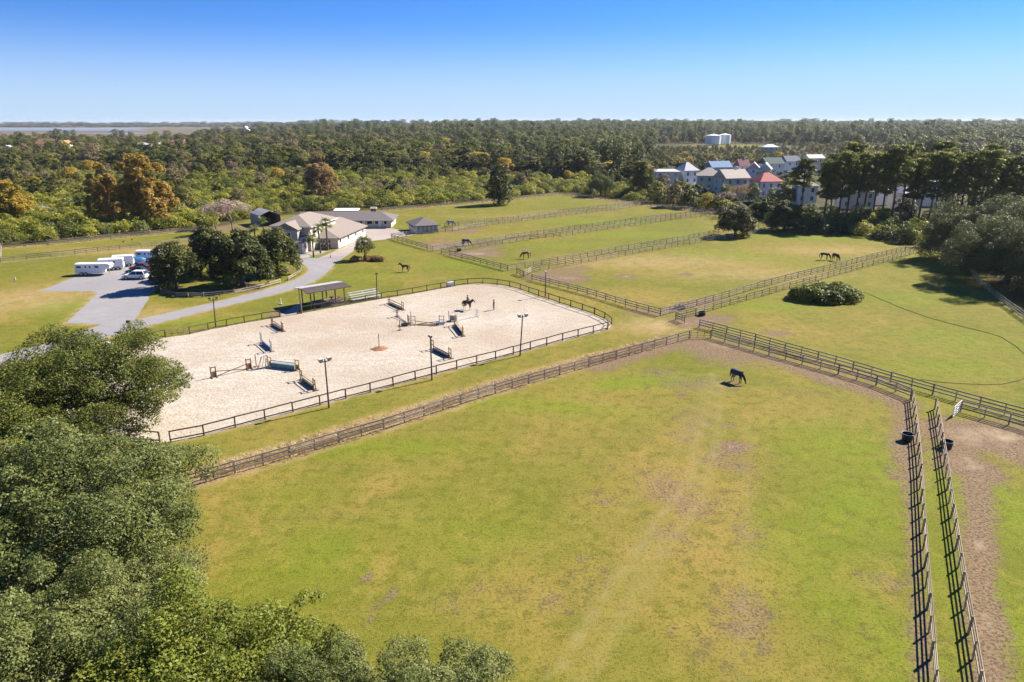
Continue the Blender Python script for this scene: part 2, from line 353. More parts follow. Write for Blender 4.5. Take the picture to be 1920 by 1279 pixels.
    # woodland and scrub floor beyond the fences; marsh far on the left
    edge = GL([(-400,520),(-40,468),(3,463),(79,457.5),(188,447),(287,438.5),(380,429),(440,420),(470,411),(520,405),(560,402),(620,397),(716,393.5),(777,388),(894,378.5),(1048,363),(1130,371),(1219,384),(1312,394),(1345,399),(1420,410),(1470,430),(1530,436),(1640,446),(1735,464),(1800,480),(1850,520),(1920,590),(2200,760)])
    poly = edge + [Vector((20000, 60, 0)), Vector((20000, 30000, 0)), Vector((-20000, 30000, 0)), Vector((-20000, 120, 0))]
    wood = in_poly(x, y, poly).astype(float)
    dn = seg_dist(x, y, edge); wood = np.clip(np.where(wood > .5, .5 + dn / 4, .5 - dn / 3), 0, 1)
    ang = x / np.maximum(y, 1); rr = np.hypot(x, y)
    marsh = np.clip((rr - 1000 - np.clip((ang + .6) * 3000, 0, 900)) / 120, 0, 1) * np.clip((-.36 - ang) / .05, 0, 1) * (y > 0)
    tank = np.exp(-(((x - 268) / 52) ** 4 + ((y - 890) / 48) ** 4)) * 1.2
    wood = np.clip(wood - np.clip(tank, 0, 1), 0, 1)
    straw = np.zeros(x.shape)
    line(straw, [(394,888),(560,841),(750,783),(930,726),(1100,679),(1250,642)], 3.0, 1.3)
    line(straw, P_FRONT, 1.2, .8); line(straw, P_L1, 1.4, .7); line(straw, P_L2, 1.8, .8); line(straw, P_17, 2.5, .8); line(straw, P_18, 3, .9)
    for e_ in (DRIVE_LO[3:13], DRIVE_UP[3:12], PARKING[:3], PARKING[9:] + PARKING[:1]): line(straw, e_, 1.1, .85)
    line(straw, ARENA[26:40], .9, .7); blob(straw, 60, 560, 14, 12, .55); blob(straw, 300, 590, 8, 5, .5); blob(straw, 1230, 610, 6, 5, .7); blob(straw, 1240, 490, 24, 10, .5); blob(straw, 1400, 515, 22, 8, .4); blob(straw, 1560, 470, 16, 7, .4); blob(straw, 250, 470, 24, 6, .45)
    for nme, a in (('straw', straw), ('dirt', dirt), ('dry', dry), ('lush', lush), ('track', trk), ('wood', wood), ('marsh', marsh)):
        me.attributes.new(nme, 'FLOAT', 'POINT').data.foreach_set('value', a.astype(np.float32))
    m, n, b = newmat('turf_and_soil')
    L = n.links.new
    tcn = n.nodes.new('ShaderNodeTexCoord')
    def noise(sc, det=4, rough=.6, dist=0.0):
        t = n.nodes.new('ShaderNodeTexNoise'); t.inputs['Scale'].default_value = sc; t.inputs['Detail'].default_value = det
        t.inputs['Roughness'].default_value = rough; t.inputs['Distortion'].default_value = dist
        L(tcn.outputs['Object'], t.inputs['Vector']); return t.outputs['Fac']
    def attr(a):
        t = n.nodes.new('ShaderNodeAttribute'); t.attribute_name = a; return t.outputs['Fac']
    def rng_(v, a, b_, c=0., d=1.):
        t = n.nodes.new('ShaderNodeMapRange'); t.inputs['From Min'].default_value = a; t.inputs['From Max'].default_value = b_
        t.inputs['To Min'].default_value = c; t.inputs['To Max'].default_value = d; L(v, t.inputs['Value']); return t.outputs[0]
    def op(o_, a, b_, clamp=False):
        t = n.nodes.new('ShaderNodeMath'); t.operation = o_; t.use_clamp = clamp
        for k, q_ in enumerate((a, b_)):
            if isinstance(q_, (int, float)): t.inputs[k].default_value = q_
            else: L(q_, t.inputs[k])
        return t.outputs[0]
    def mix(f, a, b_):
        t = n.nodes.new('ShaderNodeMix'); t.data_type = 'RGBA'
        L(f, t.inputs['Factor']) if not isinstance(f, float) else setattr(t.inputs['Factor'], 'default_value', f)
        for k, q_ in (('A', a), ('B', b_)):
            if isinstance(q_, tuple): t.inputs[k].default_value = (*q_, 1)
            else: L(q_, t.inputs[k])
        return t.outputs['Result']
    n_big, n_mid, n_sm, n_fine, n_grain = noise(.035, 5, .6, .4), noise(.16, 6, .65, .6), noise(.9, 5, .7), noise(4.5, 4, .75), noise(14, 2, .6)
    n_tuft = noise(.42, 6, .72, .8)
    mpr = n.nodes.new('ShaderNodeMapping'); mpr.inputs['Rotation'].default_value = (0, 0, R(-40)); mpr.inputs['Scale'].default_value = (.045, .75, 1)
    L(tcn.outputs['Object'], mpr.inputs[0]); n_row = noise(1.0, 4, .6); L(mpr.outputs[0], n_row.node.inputs['Vector'])
    grass = mix(rng_(n_big, .42, .58), (.108, .118, .012), (.168, .142, .025))
    grass = mix(rng_(n_mid, .46, .60, 0, .85), grass, (.090, .108, .008))
    grass = mix(rng_(n_row, .45, .62, 0, .35), grass, (.168, .152, .030))
    dryf = op('ADD', op('MULTIPLY', attr('dry'), rng_(n_mid, .3, .7, .5, 1.2)), rng_(noise(.075, 6, .7, .8), .54, .68, 0, .65), True)
    dryf = op('MULTIPLY', dryf, rng_(n_tuft, .38, .58, .6, 1.3), True)
    grass = mix(rng_(dryf, .06, .8, 0, .88), grass, (.255, .168, .048))
    lushf = op('MULTIPLY', attr('lush'), rng_(n_mid, .3, .62, .45, 1.1), True)
    grass = mix(rng_(lushf, .1, .8, 0, .92), grass, (.126, .170, .009))
    # tufts and blades
    grass = mix(rng_(n_tuft, .51, .62, 0, .5), grass, (.205, .176, .030))
    grass = mix(rng_(n_sm, .51, .60, 0, .6), grass, (.078, .088, .007))
    grass = mix(rng_(n_fine, .50, .60, 0, .65), grass, (.060, .060, .007))
    grass = mix(rng_(n_grain, .53, .62, 0, .55), grass, (.28, .235, .040))
    sw = op('MULTIPLY', attr('straw'), rng_(op('ADD', n_tuft, op('MULTIPLY', n_sm, .6)), .62, .92, .25, 1.2), True)
    grass = mix(rng_(sw, .08, .8, 0, .92), grass, (.315, .225, .110))
    soil = mix(rng_(n_sm, .3, .7), (.165, .108, .064), (.270, .192, .120))
    soil = mix(rng_(n_sm, .50, .64, 0, .7), soil, (.120, .074, .044))
    soil = mix(rng_(n_fine, .46, .58, 0, .9), soil, (.075, .046, .028))
    soil = mix(rng_(n_grain, .62, .8, 0, .6), soil, (.40, .31, .22))
    soil = mix(rng_(op('MULTIPLY', attr('dirt'), n_mid), .50, .80, 0, .9), soil, (.36, .275, .185))
    dm = op('ADD', attr('dirt'), op('ADD', rng_(n_sm, 0, 1, -.42, .42), rng_(n_mid, 0, 1, -.40, .40)))
    dm = op('ADD', dm, rng_(n_fine, 0, 1, -.55, .55))
    col = mix(rng_(dm, .36, .74, 0, .95), grass, soil)
    tm = op('MULTIPLY', attr('track'), rng_(n_sm, .35, .65, .1, 1))
    col = mix(rng_(tm, .1, .8, 0, .8), col, (.29, .235, .095))
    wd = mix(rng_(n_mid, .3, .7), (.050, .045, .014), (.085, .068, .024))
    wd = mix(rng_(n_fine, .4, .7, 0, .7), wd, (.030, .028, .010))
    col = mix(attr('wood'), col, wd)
    ms = mix(rng_(noise(.012, 4), .4, .6), (.145, .115, .075), (.10, .085, .055))
    col = mix(attr('marsh'), col, ms)
    L(col, b.inputs['Base Color']); b.inputs['Roughness'].default_value = .95; b.inputs['Specular IOR Level'].default_value = .1
    bp = n.nodes.new('ShaderNodeBump'); bp.inputs['Strength'].default_value = .5; bp.inputs['Distance'].default_value = .12
    L(op('ADD', op('MULTIPLY', n_fine, 1.0), op('MULTIPLY', n_grain, .5)), bp.inputs['Height']); L(bp.outputs[0], b.inputs['Normal'])
    me.materials.append(m)
    return struct(put('ground', me))
build_ground()

def resample(pts, sp):
    out = [pts[0].copy()]
    L = sum((b - a).length for a, b in zip(pts[:-1], pts[1:])); n = max(1, round(L / sp)); st = L / n
    need = st
    for a, b in zip(pts[:-1], pts[1:]):
        d = (b - a).length; t = 0.0
        while d - t >= need - 1e-6:
            t += need; need = st; out.append(a.lerp(b, min(1, t / d)))
        need -= d - t
    if len(out) <= n: out.append(pts[-1].copy())
    return out[:n + 1]
def sheet(name, pts, z, material, sub=0):
    """flat polygon laid on the ground"""
    if sub:   # ragged edge
        q = resample(list(pts) + [pts[0]], sub)[:-1]; pts = [p + Vector((rnd.gauss(0, .09), rnd.gauss(0, .09), 0)) for p in q]
    bm = bmesh.new()
    vs = [bm.verts.new((p.x, p.y, z)) for p in pts]
    f = bm.faces.new(vs)
    bmesh.ops.triangulate(bm, faces=[f])
    for q in bm.faces:
        q.normal_update()
        if q.normal.z < 0: q.normal_flip()
    me = bpy.data.meshes.new(name); bm.to_mesh(me); bm.free(); me.materials.append(material)
    return struct(put(name, me))

def sandmat(name, c1, c2, c3, streak=.0):
    m, n, b = newmat(name); L = n.links.new
    t = n.nodes.new('ShaderNodeTexCoord'); mpn = n.nodes.new('ShaderNodeMapping'); mpn.inputs['Rotation'].default_value = (0, 0, -R(40)); mpn.inputs['Scale'].default_value = (1, 2.2, 1)
    L(t.outputs['Object'], mpn.inputs[0])
    def nz(s, d, v):
        k = n.nodes.new('ShaderNodeTexNoise'); k.inputs['Scale'].default_value = s; k.inputs['Detail'].default_value = d; k.inputs['Roughness'].default_value = .65
        L(v, k.inputs['Vector']); return k.outputs['Fac']
    a, c, f = nz(.045, 4, t.outputs['Object']), nz(.5, 5, mpn.outputs[0]), nz(4, 4, t.outputs['Object'])
    def mixn(fac, lo, hi, A, B, mx=1.0):
        r = n.nodes.new('ShaderNodeMapRange'); r.inputs['From Min'].default_value = lo; r.inputs['From Max'].default_value = hi; r.inputs['To Max'].default_value = mx
        L(fac, r.inputs['Value']); x = n.nodes.new('ShaderNodeMix'); x.data_type = 'RGBA'; L(r.outputs[0], x.inputs['Factor'])
        for k, q in (('A', A), ('B', B)):
            if isinstance(q, tuple): x.inputs[k].default_value = (*q, 1)
            else: L(q, x.inputs[k])
        return x.outputs['Result']
    col = mixn(a, .38, .62, c1, c2); col = mixn(c, .42, .70, col, c3, .75); col = mixn(f, .55, .75, col, tuple(v * .72 for v in c1), .55)
    if streak: k2 = nz(1.7, 5, t.outputs['Object']); col = mixn(k2, .50, .66, col, tuple(v * .86 for v in c1), .5)
    L(col, b.inputs['Base Color']); b.inputs['Roughness'].default_value = .95; b.inputs['Specular IOR Level'].default_value = .1
    bp = n.nodes.new('ShaderNodeBump'); bp.inputs['Strength'].default_value = .5; bp.inputs['Distance'].default_value = .08
    L(f, bp.inputs['Height']); L(bp.outputs[0], b.inputs['Normal'])
    if streak: bp.inputs['Strength'].default_value = .9; bp.inputs['Distance'].default_value = .16; k3 = nz(2.4, 4, t.outputs['Object']); L(k3, bp.inputs['Height'])
    return m
M['sand'] = sandmat('arena_sand', (.345, .280, .210), (.440, .390, .325), (.315, .250, .180), 1)
M['asphalt'] = sandmat('worn_asphalt', (.225, .212, .212), (.262, .247, .243), (.200, .188, .188))
M['gravel'] = sandmat('pale_gravel', (.30, .25, .215), (.36, .305, .265), (.27, .225, .19))
sheet('arena_sand', GL(ARENA), .012, M['sand'], 1.1)
sheet('parking_lot', GL(PARKING), .012, M['asphalt'], 1.2)
sheet('driveway', GL(DRIVE_LO[:15]) + GL(list(reversed(DRIVE_UP)))[0:], .016, M['asphalt'])
sheet('stable_yard', GL([(574,472.5),(600,471),(622,470),(640,466),(668,450),(690,444),(676,428.5),(735,428),(752,432),(781,440),(742,445),(724,449),(690,452.5),(676,459),(664,470),(648,481),(634,490),(622,501),(600,508),(575,500),(560,491),(548,486),(562,478)]), .008, M['gravel'])
sheet('pavilion_apron', GL([(527,590),(548,577),(560,568),(566,578),(558,588),(545,591),(528,594.5)]), .018, M['gravel'])
sheet('tank_access_road', [Vector(p + (0,)) + Vector((0, 0, float(terrain(np.array(p[0]), np.array(p[1]))) + .05)) for p in ((205., 838.), (255., 846.), (330., 850.), (330., 840.), (255., 835.), (205., 826.))], 1.9, M['asphalt'])
# grass islet between yard and barn front
sheet('grass_verge', GL([(580,479),(600,477),(612,471.5),(633,468.5),(622,474),(596,484),(583,484)]), .024, mat('verge_turf', (.15, .155, .03), .95, .3, 1.5))

# far river and shore on the left
sheet('river', [Vector((-5200, 2900, 0)), Vector((-2200, 2500, 0)), Vector((-1150, 2620, 0)), Vector((-1350, 3100, 0)), Vector((-2000, 3900, 0)), Vector((-6500, 4300, 0))], .6,
      mat('river_water', (.17, .20, .23), .5, .1, .002, spec=.3))
sheet('tidal_creek', [Vector((-1250, 1900, 0)), Vector((-820, 1880, 0)), Vector((-760, 1990, 0)), Vector((-1050, 2060, 0))], .6, bpy.data.materials['river_water'])

# ------------------------------------------------------------------ foliage
def leaf_mesh(name, lobes, n, size, seed, material, low=-.55, rag=.22, spread=.75, aspect=.55):
    """many small leaf sprays spread over the shells of a set of lobes; lobes: (cx, cy, cz, rx, ry, rz)"""
    g = np.random.default_rng(seed); L = np.array(lobes, float); k = len(L)
    w = L[:, 3] * L[:, 4] + L[:, 3] * L[:, 5]; idx = g.choice(k, n, p=w / w.sum())
    d = g.normal(size=(n, 3)); d /= np.linalg.norm(d, axis=1)[:, None]
    flip = d[:, 2] < low; d[flip, 2] *= -1
    rad = 1.0 - np.abs(g.normal(0, rag, n)) + g.normal(0, .05, n)
    c = L[idx]; p = c[:, :3] + d * c[:, 3:] * rad[:, None]
    # leaves deep inside a neighbouring lobe are never seen
    keep = np.ones(n, bool)
    for q in range(k):
        e = (p - L[q, :3]) / L[q, 3:]
        keep &= ~((np.einsum('ij,ij->i', e, e) < .42) & (idx != q))
    p, d, idx = p[keep], d[keep], idx[keep]; n = len(p)
    nr = d * .42 + g.normal(size=(n, 3)) * spread * .50 + np.array([0, 0, .62]); nr /= np.linalg.norm(nr, axis=1)[:, None]
    t = np.cross(nr, g.normal(size=(n, 3))); t /= np.linalg.norm(t, axis=1)[:, None] + 1e-9; b = np.cross(nr, t)
    s = size * g.uniform(.6, 1.35, n)[:, None]
    v = np.stack([p - t * s * .5, p - b * s * aspect * .5 + nr * s * .10, p + t * s * .5, p + b * s * aspect * .5 + nr * s * .10], 1).reshape(-1, 3)
    me = bpy.data.meshes.new(name); me.vertices.add(4 * n); me.loops.add(4 * n); me.polygons.add(n)
    me.vertices.foreach_set('co', v.ravel()); me.loops.foreach_set('vertex_index', np.arange(4 * n))
    me.polygons.foreach_set('loop_start', np.arange(0, 4 * n, 4)); me.update(calc_edges=True)
    lt = g.uniform(.22, .78, k)[idx] + g.normal(0, .13, n)
    me.attributes.new('tint', 'FLOAT', 'POINT').data.foreach_set('value', np.repeat(np.clip(lt, 0, 1), 4).astype(np.float32))
    me.materials.append(material); return me
def dome_lobes(Rx, Hc, z0, n, lr, seed, Ry=None, fill=.35, taper=.0):
    """lobes over an uneven dome that starts at z0 and is Hc high"""
    g = np.random.default_rng(seed); Ry = Ry or Rx; out = []
    for i in range(n):
        a = i * 2.39996 + g.uniform(-.4, .4); t = (i + .5) / n
        zz = (1 - t) ** .8; r = math.sqrt(max(0, 1 - zz * zz)) * (1 - taper * zz)
        s = 1 - fill * g.uniform(0, 1) ** 2.2; q = lr * g.uniform(.72, 1.3)
        out.append((r * math.cos(a) * (Rx - q * .8) * s, r * math.sin(a) * (Ry - q * .8) * s, z0 + zz * (Hc - q * .8) * s + g.uniform(-.1, .1) * Hc, q, q * g.uniform(.85, 1.15), q * g.uniform(.62, .9)))
    out.append((0, 0, z0 + Hc * .3, Rx * .5, Ry * .5, Hc * .35))
    return out
def oak_lobes(Rx, Hc, z0, nc, seed, sub=9):
    """limb clusters, each a bunch of small lobes, so that the outline is ragged and dark gaps stay between the limbs"""
    g = np.random.default_rng(seed); out = []
    for i in range(nc):
        a = i * 2.39996 + g.uniform(-.5, .5); t = (i + .5) / nc; zz = (1 - t) ** .85; r = math.sqrt(max(0, 1 - zz * zz)); s = g.uniform(.66, 1.02)
        cr = Rx * .27 * g.uniform(.7, 1.3); c = np.array([r * math.cos(a) * (Rx - cr * .7) * s, r * math.sin(a) * (Rx - cr * .7) * s, z0 + zz * (Hc - cr * .5) * s + g.uniform(-.06, .06) * Hc])
        for _ in range(sub):
            d = g.normal(size=3); d /= np.linalg.norm(d); d[2] *= .6; q = cr * g.uniform(.26, .52); p = c + d * cr * g.uniform(.45, 1.0)
            out.append((p[0], p[1], max(p[2], z0 * .5), q, q * g.uniform(.8, 1.2), q * g.uniform(.55, .85)))
    out.append((0, 0, z0 + Hc * .25, Rx * .55, Rx * .55, Hc * .28))
    return out
def join_mesh(name, a, b):
    """one mesh out of two (far trees: crown and stem in one)"""
    bm = bmesh.new(); bm.from_mesh(a); na = len(bm.faces); bm.from_mesh(b)
    bm.faces.ensure_lookup_table()
    for f in bm.faces[na:]: f.material_index = 1
    me = bpy.data.meshes.new(name); bm.to_mesh(me); bm.free()
    me.materials.append(a.materials[0]); me.materials.append(b.materials[0]); return me
def trunk_mesh(name, h, r, lobes, seed, material, limbs=7, split=.35, sides=7):
    g = random.Random(seed); m = MB()
    top = Vector((g.uniform(-.05, .05) * h, g.uniform(-.05, .05) * h, h))
    pts = [Vector((0, 0, -.2)), Vector((0, 0, h * .12)), top * split, top * .7, top]
    m.tube(pts, [r * 1.35, r * 1.05, r * .85, r * .5, r * .15], sides)
    for q in sorted(lobes, key=lambda q: g.random())[:limbs]:
        e = Vector(q[:3]); s = top * g.uniform(split * .8, .75)
        mid = s.lerp(e, .5) + Vector((0, 0, -.06 * h)); 
        m.tube([s, mid, e], [r * .5, r * .33, r * .08], 5)
        for _ in range(2):
            f = e + Vector((g.uniform(-1, 1) * q[3], g.uniform(-1, 1) * q[4], g.uniform(0, 1) * q[5])) * .9
            m.tube([mid, mid.lerp(f, .6), f], [r * .25, r * .15, r * .04], 4)
    return m.mesh(name, material)

LF = {}
LF['oak'] = leafmat('live_oak_leaves', (.056, .070, .010), (.108, .125, .020), (.190, .200, .038), .24)
LF['duskoak'] = leafmat('dusky_oak_leaves', (.062, .072, .022), (.120, .132, .042), (.200, .210, .078), .2)
LF['sage'] = leafmat('greyish_oak_leaves', (.092, .112, .026), (.172, .192, .052), (.285, .296, .100), .24)
LF['bright'] = leafmat('bright_green_leaves', (.080, .102, .010), (.158, .182, .020), (.262, .275, .040), .26)
LF['dark'] = leafmat('dark_evergreen_leaves', (.042, .052, .011), (.082, .092, .019), (.150, .150, .034), .18)
LF['forest'] = leafmat('woodland_leaves', (.085, .092, .020), (.155, .158, .034), (.260, .235, .055), .24, .9)
LF['scrub'] = leafmat('scrub_leaves', (.135, .142, .016), (.255, .256, .028), (.400, .365, .058), .26, .9)
LF['scrub_br'] = leafmat('brown_scrub_leaves', (0.132, 0.096, 0.046), (0.209, 0.163, 0.078), (0.310, 0.248, 0.132), .18, .6)
LF['pine'] = leafmat('pine_needles', (.090, .110, .020), (.170, .188, .034), (.300, .300, .052), .36, .5)
LF['farpine'] = leafmat('far_pine_needles', (.078, .096, .030), (.138, .155, .046), (.220, .225, .066), .22, .9)
LF['orange'] = leafmat('cypress_autumn_leaves', (.210, .150, .032), (.340, .225, .045), (.450, .280, .060), .28, .3)
LF['yellow'] = leafmat('yellow_autumn_leaves', (.260, .195, .026), (.430, .310, .040), (.540, .390, .060), .28, .4)
LF['rust'] = leafmat('rusty_leaves', (.200, .125, .050), (.300, .195, .080), (.390, .270, .120), .24, .5)
LF['twig'] = leafmat('dead_twigs', (0.264, 0.178, 0.132), (0.388, 0.279, 0.209), (0.512, 0.388, 0.302), .1, .5)
LF['palm'] = leafmat('palm_fronds', (0.093, 0.116, 0.031), (0.163, 0.194, 0.046), (0.271, 0.279, 0.085), .2, .3)
LF['plume'] = leafmat('pale_plumes', (.30, .24, .17), (.40, .33, .24), (.48, .42, .33), .2, .3)
LF['straw'] = leafmat('dry_weeds', (.38, .26, .12), (.52, .38, .19), (.62, .48, .27), .27, .2)

TREE = {}
def proto(key, lobes, n, size, seed, leaf, h, r, bark='bark', limbs=7, **kw):
    TREE[key] = (leaf_mesh(key + '_crown', lobes, n, size, seed, LF[leaf], **kw), trunk_mesh(key + '_trunk', h, r, lobes, seed, M[bark], limbs))
# broad oaks close to the camera: unit crown radius 10 m, 12 m high
proto('oak_a', oak_lobes(10.4, 8.5, 3.4, 40, 3), 150000, .205, 3, 'oak', 9.5, .55, limbs=16, low=-.75, rag=.32, spread=.9)
proto('oak_b', oak_lobes(10.4, 8.0, 3.2, 42, 9), 150000, .20, 9, 'sage', 9.0, .5, limbs=18, low=-.75, rag=.34, spread=.9)
proto('oak_c', oak_lobes(10.4, 8.2, 2.8, 38, 15), 135000, .21, 15, 'bright', 9.0, .45, limbs=16, low=-.75, rag=.34, spread=.9)
# rounded dark magnolia-like trees: radius 5.5, 10 m high
proto('magnolia_a', dome_lobes(5.6, 8.2, 1.7, 46, 1.45, 21, fill=.35), 15000, .48, 21, 'dark', 7.5, .34, low=-.7)
proto('magnolia_b', dome_lobes(5.6, 8.4, 1.5, 46, 1.4, 22, fill=.35), 15000, .48, 22, 'dark', 7.5, .36, low=-.7)
# conical cedar
proto('cedar', dome_lobes(4.2, 10.5, 1.0, 46, 1.3, 31, fill=.3, taper=.35), 9000, .5, 31, 'dark', 8.5, .3, low=-.7)
# autumn cypress: tall egg
proto('cypress', oak_lobes(7.2, 14.5, 1.4, 34, 41, 7), 22000, .52, 41, 'orange', 13, .35, limbs=14, bark='grey_twig', low=-.8, rag=.18)
proto('cypress_y', oak_lobes(7.2, 13.5, 1.4, 32, 43, 7), 20000, .52, 43, 'yellow', 12, .32, limbs=12, bark='grey_twig', low=-.8, rag=.18)
def pine(key, seed, h=22.0, leaf='pine', n=9500, size=.58, bare=.42, spread=3.3):
    g = random.Random(seed); m = MB(); lob = []
    lean = Vector((g.uniform(-.05, .05) * h, g.uniform(-.04, .04) * h, h))
    m.tube([Vector((0, 0, -.2)), lean * .33, lean * .66, lean], [.34, .28, .2, .05], 7)
    k = 0
    z = bare
    while z < .99:
        s = lean * z; w = spread * (1.08 - abs(z - .72) * 1.5) * g.uniform(.55, 1.1); a = k * 2.4 + g.uniform(-.5, .5)
        e = s + Vector((math.cos(a) * w, math.sin(a) * w, g.uniform(.2, 1.0)))
        m.tube([s, s.lerp(e, .5) + Vector((0, 0, .05)), e], [.09, .06, .02], 4)
        q = g.uniform(.9, 1.55)
        lob.append((e.x, e.y, e.z + .2, q * 1.15, q * 1.15, q * .55))
        if g.random() < .7: lob.append((s.x + (e.x - s.x) * .55, s.y + (e.y - s.y) * .55, e.z + .1, q * .9, q * .9, q * .5))
        z += g.uniform(.010, .022); k += 1
    lob.append((lean.x, lean.y, lean.z, 1.5, 1.5, .9))
    for q in range(5): # dead lower stubs
        s = lean * g.uniform(.2, bare); a = g.uniform(0, 6.3)
        m.tube([s, s + Vector((math.cos(a), math.sin(a), .1)) * g.uniform(.6, 1.6)], [.05, .015], 3)
    TREE[key] = (leaf_mesh(key + '_crown', lob, n, size, seed, LF[leaf], low=-.6, spread=1.0), m.mesh(key + '_trunk', M['pine_bark']))
for i in range(5): pine('pine_%d' % i, 50 + i, 21 + i * .7, bare=(.42, .50, .40, .54, .46)[i])
def bare(key, seed, h, spread, leaf='twig', n=1800, size=.5):
    g = random.Random(seed); m = MB(); tips = []
    def grow(p, d, L, r, lev):
        e = p + d * L; m.tube([p, p.lerp(e, .5) + Vector((g.uniform(-.05, .05), g.uniform(-.05, .05), 0)) * L, e], [r, r * .8, r * .55], 5 if lev < 2 else 3)
        if lev == 4: tips.append(e); return
        for _ in range(3 if lev < 3 else 4):
            q = (d + Vector((g.uniform(-1, 1), g.uniform(-1, 1), g.uniform(-.35, .6))) * spread).normalized()
            grow(e, q, L * g.uniform(.6, .85), r * .55, lev + 1)
    grow(Vector((0, 0, -.1)), Vector((0, 0, 1)), h * .3, h * .025, 0)
    lob = [(t.x, t.y, t.z, .9, .9, .7) for t in tips]
    TREE[key] = (leaf_mesh(key + '_crown', lob, n, size, seed, LF[leaf], low=-.9, rag=.5, aspect=.16, spread=1.2), m.mesh(key + '_trunk', M['grey_twig']))
bare('bare_a', 61, 8.5, .75, n=9500, size=.6); bare('bare_b', 62, 10.0, .7, n=3200, size=.6)
proto('smalltree', dome_lobes(1.9, 2.7, 1.7, 24, .72, 64, fill=.25), 5200, .24, 64, 'oak', 3.6, .16, limbs=9, bark='grey_twig')
def palm(key, seed, h):
    g = random.Random(seed); m = MB(); c = Vector((g.uniform(-.3, .3), g.uniform(-.3, .3), h))
    m.tube([Vector((0, 0, -.1)), Vector((.05, 0, h * .3)), c * .7, c], [.24, .18, .17, .2], 8)
    V = []; Fc = []; tint = []
    for k in range(46):
        a = g.uniform(0, 6.283); el = g.uniform(-.75, 1.2); L = g.uniform(1.3, 1.9)
        d = Vector((math.cos(a) * math.cos(el), math.sin(a) * math.cos(el), math.sin(el))); sd = Vector((-math.sin(a), math.cos(a), 0))
        ti = .25 + .5 * (el + .75) / 1.95 + g.uniform(-.15, .15)
        base = c + d * L * .45                         # fan leaf: stalk then a spread of narrow blades
        for j in range(-4, 5):
            w = j * .28; q = (d * math.cos(w) + sd * math.sin(w)); e = base + q * L * .62 + Vector((0, 0, -.22 * L * (1 - el * .3)))
            o = len(V); md = base.lerp(e, .5) + Vector((0, 0, .10)); hw = sd * .07
            V += [tuple(base), tuple(md + hw), tuple(e), tuple(md - hw)]; Fc.append((o, o+1, o+2, o+3)); tint += [ti] * 4
        o = len(V); V += [tuple(c + sd * .03), tuple(base + sd * .03), tuple(base - sd * .03), tuple(c - sd * .03)]; Fc.append((o, o+1, o+2, o+3)); tint += [ti] * 4
    me = bpy.data.meshes.new(key + '_crown'); me.from_pydata(V, [], Fc); me.materials.append(LF['palm'])
    me.attributes.new('tint', 'FLOAT', 'POINT').data.foreach_set('value', np.clip(np.array(tint, np.float32), 0, 1))
    TREE[key] = (me, m.mesh(key + '_trunk', M['bark']))
palm('palm_a', 71, 4.6); palm('palm_b', 72, 6.0); palm('palm_c', 73, 3.0)

def tree(name, key, loc, label, cat='tree', sc=1.0, rz=None, group=None, leaf=None):
    t = thing(name, label, cat, loc, rnd.uniform(0, 6.28) if rz is None else rz, group)
    t.scale = sc if hasattr(sc, '__len__') else (sc, sc, sc)
    cr, tk = TREE[key]
    put('trunk', tk, t); c = put('crown', cr, t)
    if leaf:
        c.material_slots[0].link = 'OBJECT'; c.material_slots[0].material = LF[leaf]
    return t

# ------------------------------------------------------------------ trees that stand out
def at(px, py): p = G(px, py); return (p.x, p.y, 0)
tree('live_oak', 'oak_a', (-42.0, 61.5, -.3), 'large dark live oak overhanging the left end of the sand arena', sc=(1.06, 1.0, .98), rz=.6)
tree('live_oak', 'oak_b', (-29.6, 40.2, -.3), 'greyish live oak between the big dark oak and the front paddock corner', sc=(1.0, .95, 1.02), rz=2.0)
tree('live_oak', 'oak_c', (-14.6, 25.6, -.3), 'bright green oak at the bottom edge, beside the paddock grass', sc=(.80, .72, .86), rz=1.2)
tree('live_oak', 'oak_b', (-24.5, 26.5, -.3), 'rounded grey-green oak crown in the bottom left corner', sc=(.74, .74, .86), rz=4.0)
tree('live_oak', 'oak_b', (-2.0, 23.4, -.3), 'low grey-green oak poking up at the bottom edge', sc=(.72, .52, .64), rz=5.1)
tree('live_oak', 'oak_b', (-8.6, 24.6, -.3), 'grey-green oak between the bright oak and the lowest crown at the bottom edge', sc=(.56, .5, .72), rz=2.6)
tree('live_oak', 'oak_b', (-22.8, 33.0, -.3), 'grey-green oak filling the gap above the bright oak', sc=(.50, .50, .62), rz=3.3)
tree('live_oak', 'oak_c', (-39.0, 43.0, -.3), 'yellowish green tree between the oaks at the left edge', sc=(.72, .72, .74), rz=0.3)
tree('magnolia_tree', 'magnolia_a', at(332, 540), 'round dark magnolia nearest the parked cars', sc=(.86, .86, .90))
tree('magnolia_tree', 'magnolia_b', at(398, 517), 'dark magnolia at the back of the fenced island', sc=(1.0, 1.0, 1.02))
tree('magnolia_tree', 'magnolia_b', at(456, 535), 'widest dark magnolia on the fenced island, above the driveway', sc=(1.1, 1.1, 1.08), rz=2.2)
tree('magnolia_tree', 'magnolia_a', at(521, 513), 'dark magnolia in front of the two-storey barn', sc=(.94, .94, .96), rz=4.4)
tree('live_oak', 'oak_b', (97, 131, -2.4), 'tall greyish oak at the right edge, over the paddock fence', sc=(1.25, 1.25, 1.72), rz=.4, leaf='duskoak')
tree('live_oak', 'oak_b', (101, 113, -2.2), 'spreading oak at the right edge, nearest the camera', sc=(1.2, 1.2, 1.5), rz=2.9, leaf='duskoak')
tree('live_oak', 'oak_b', (104, 152, -2.2), 'greyish oak behind the others at the right edge', sc=(1.15, 1.15, 1.6), rz=5.0, leaf='duskoak')
tree('live_oak', 'oak_a', (98, 95, -2.0), 'dark oak on the right whose shadow falls on the paddock', sc=(1.15, 1.15, 1.5), rz=3.4, leaf='duskoak')
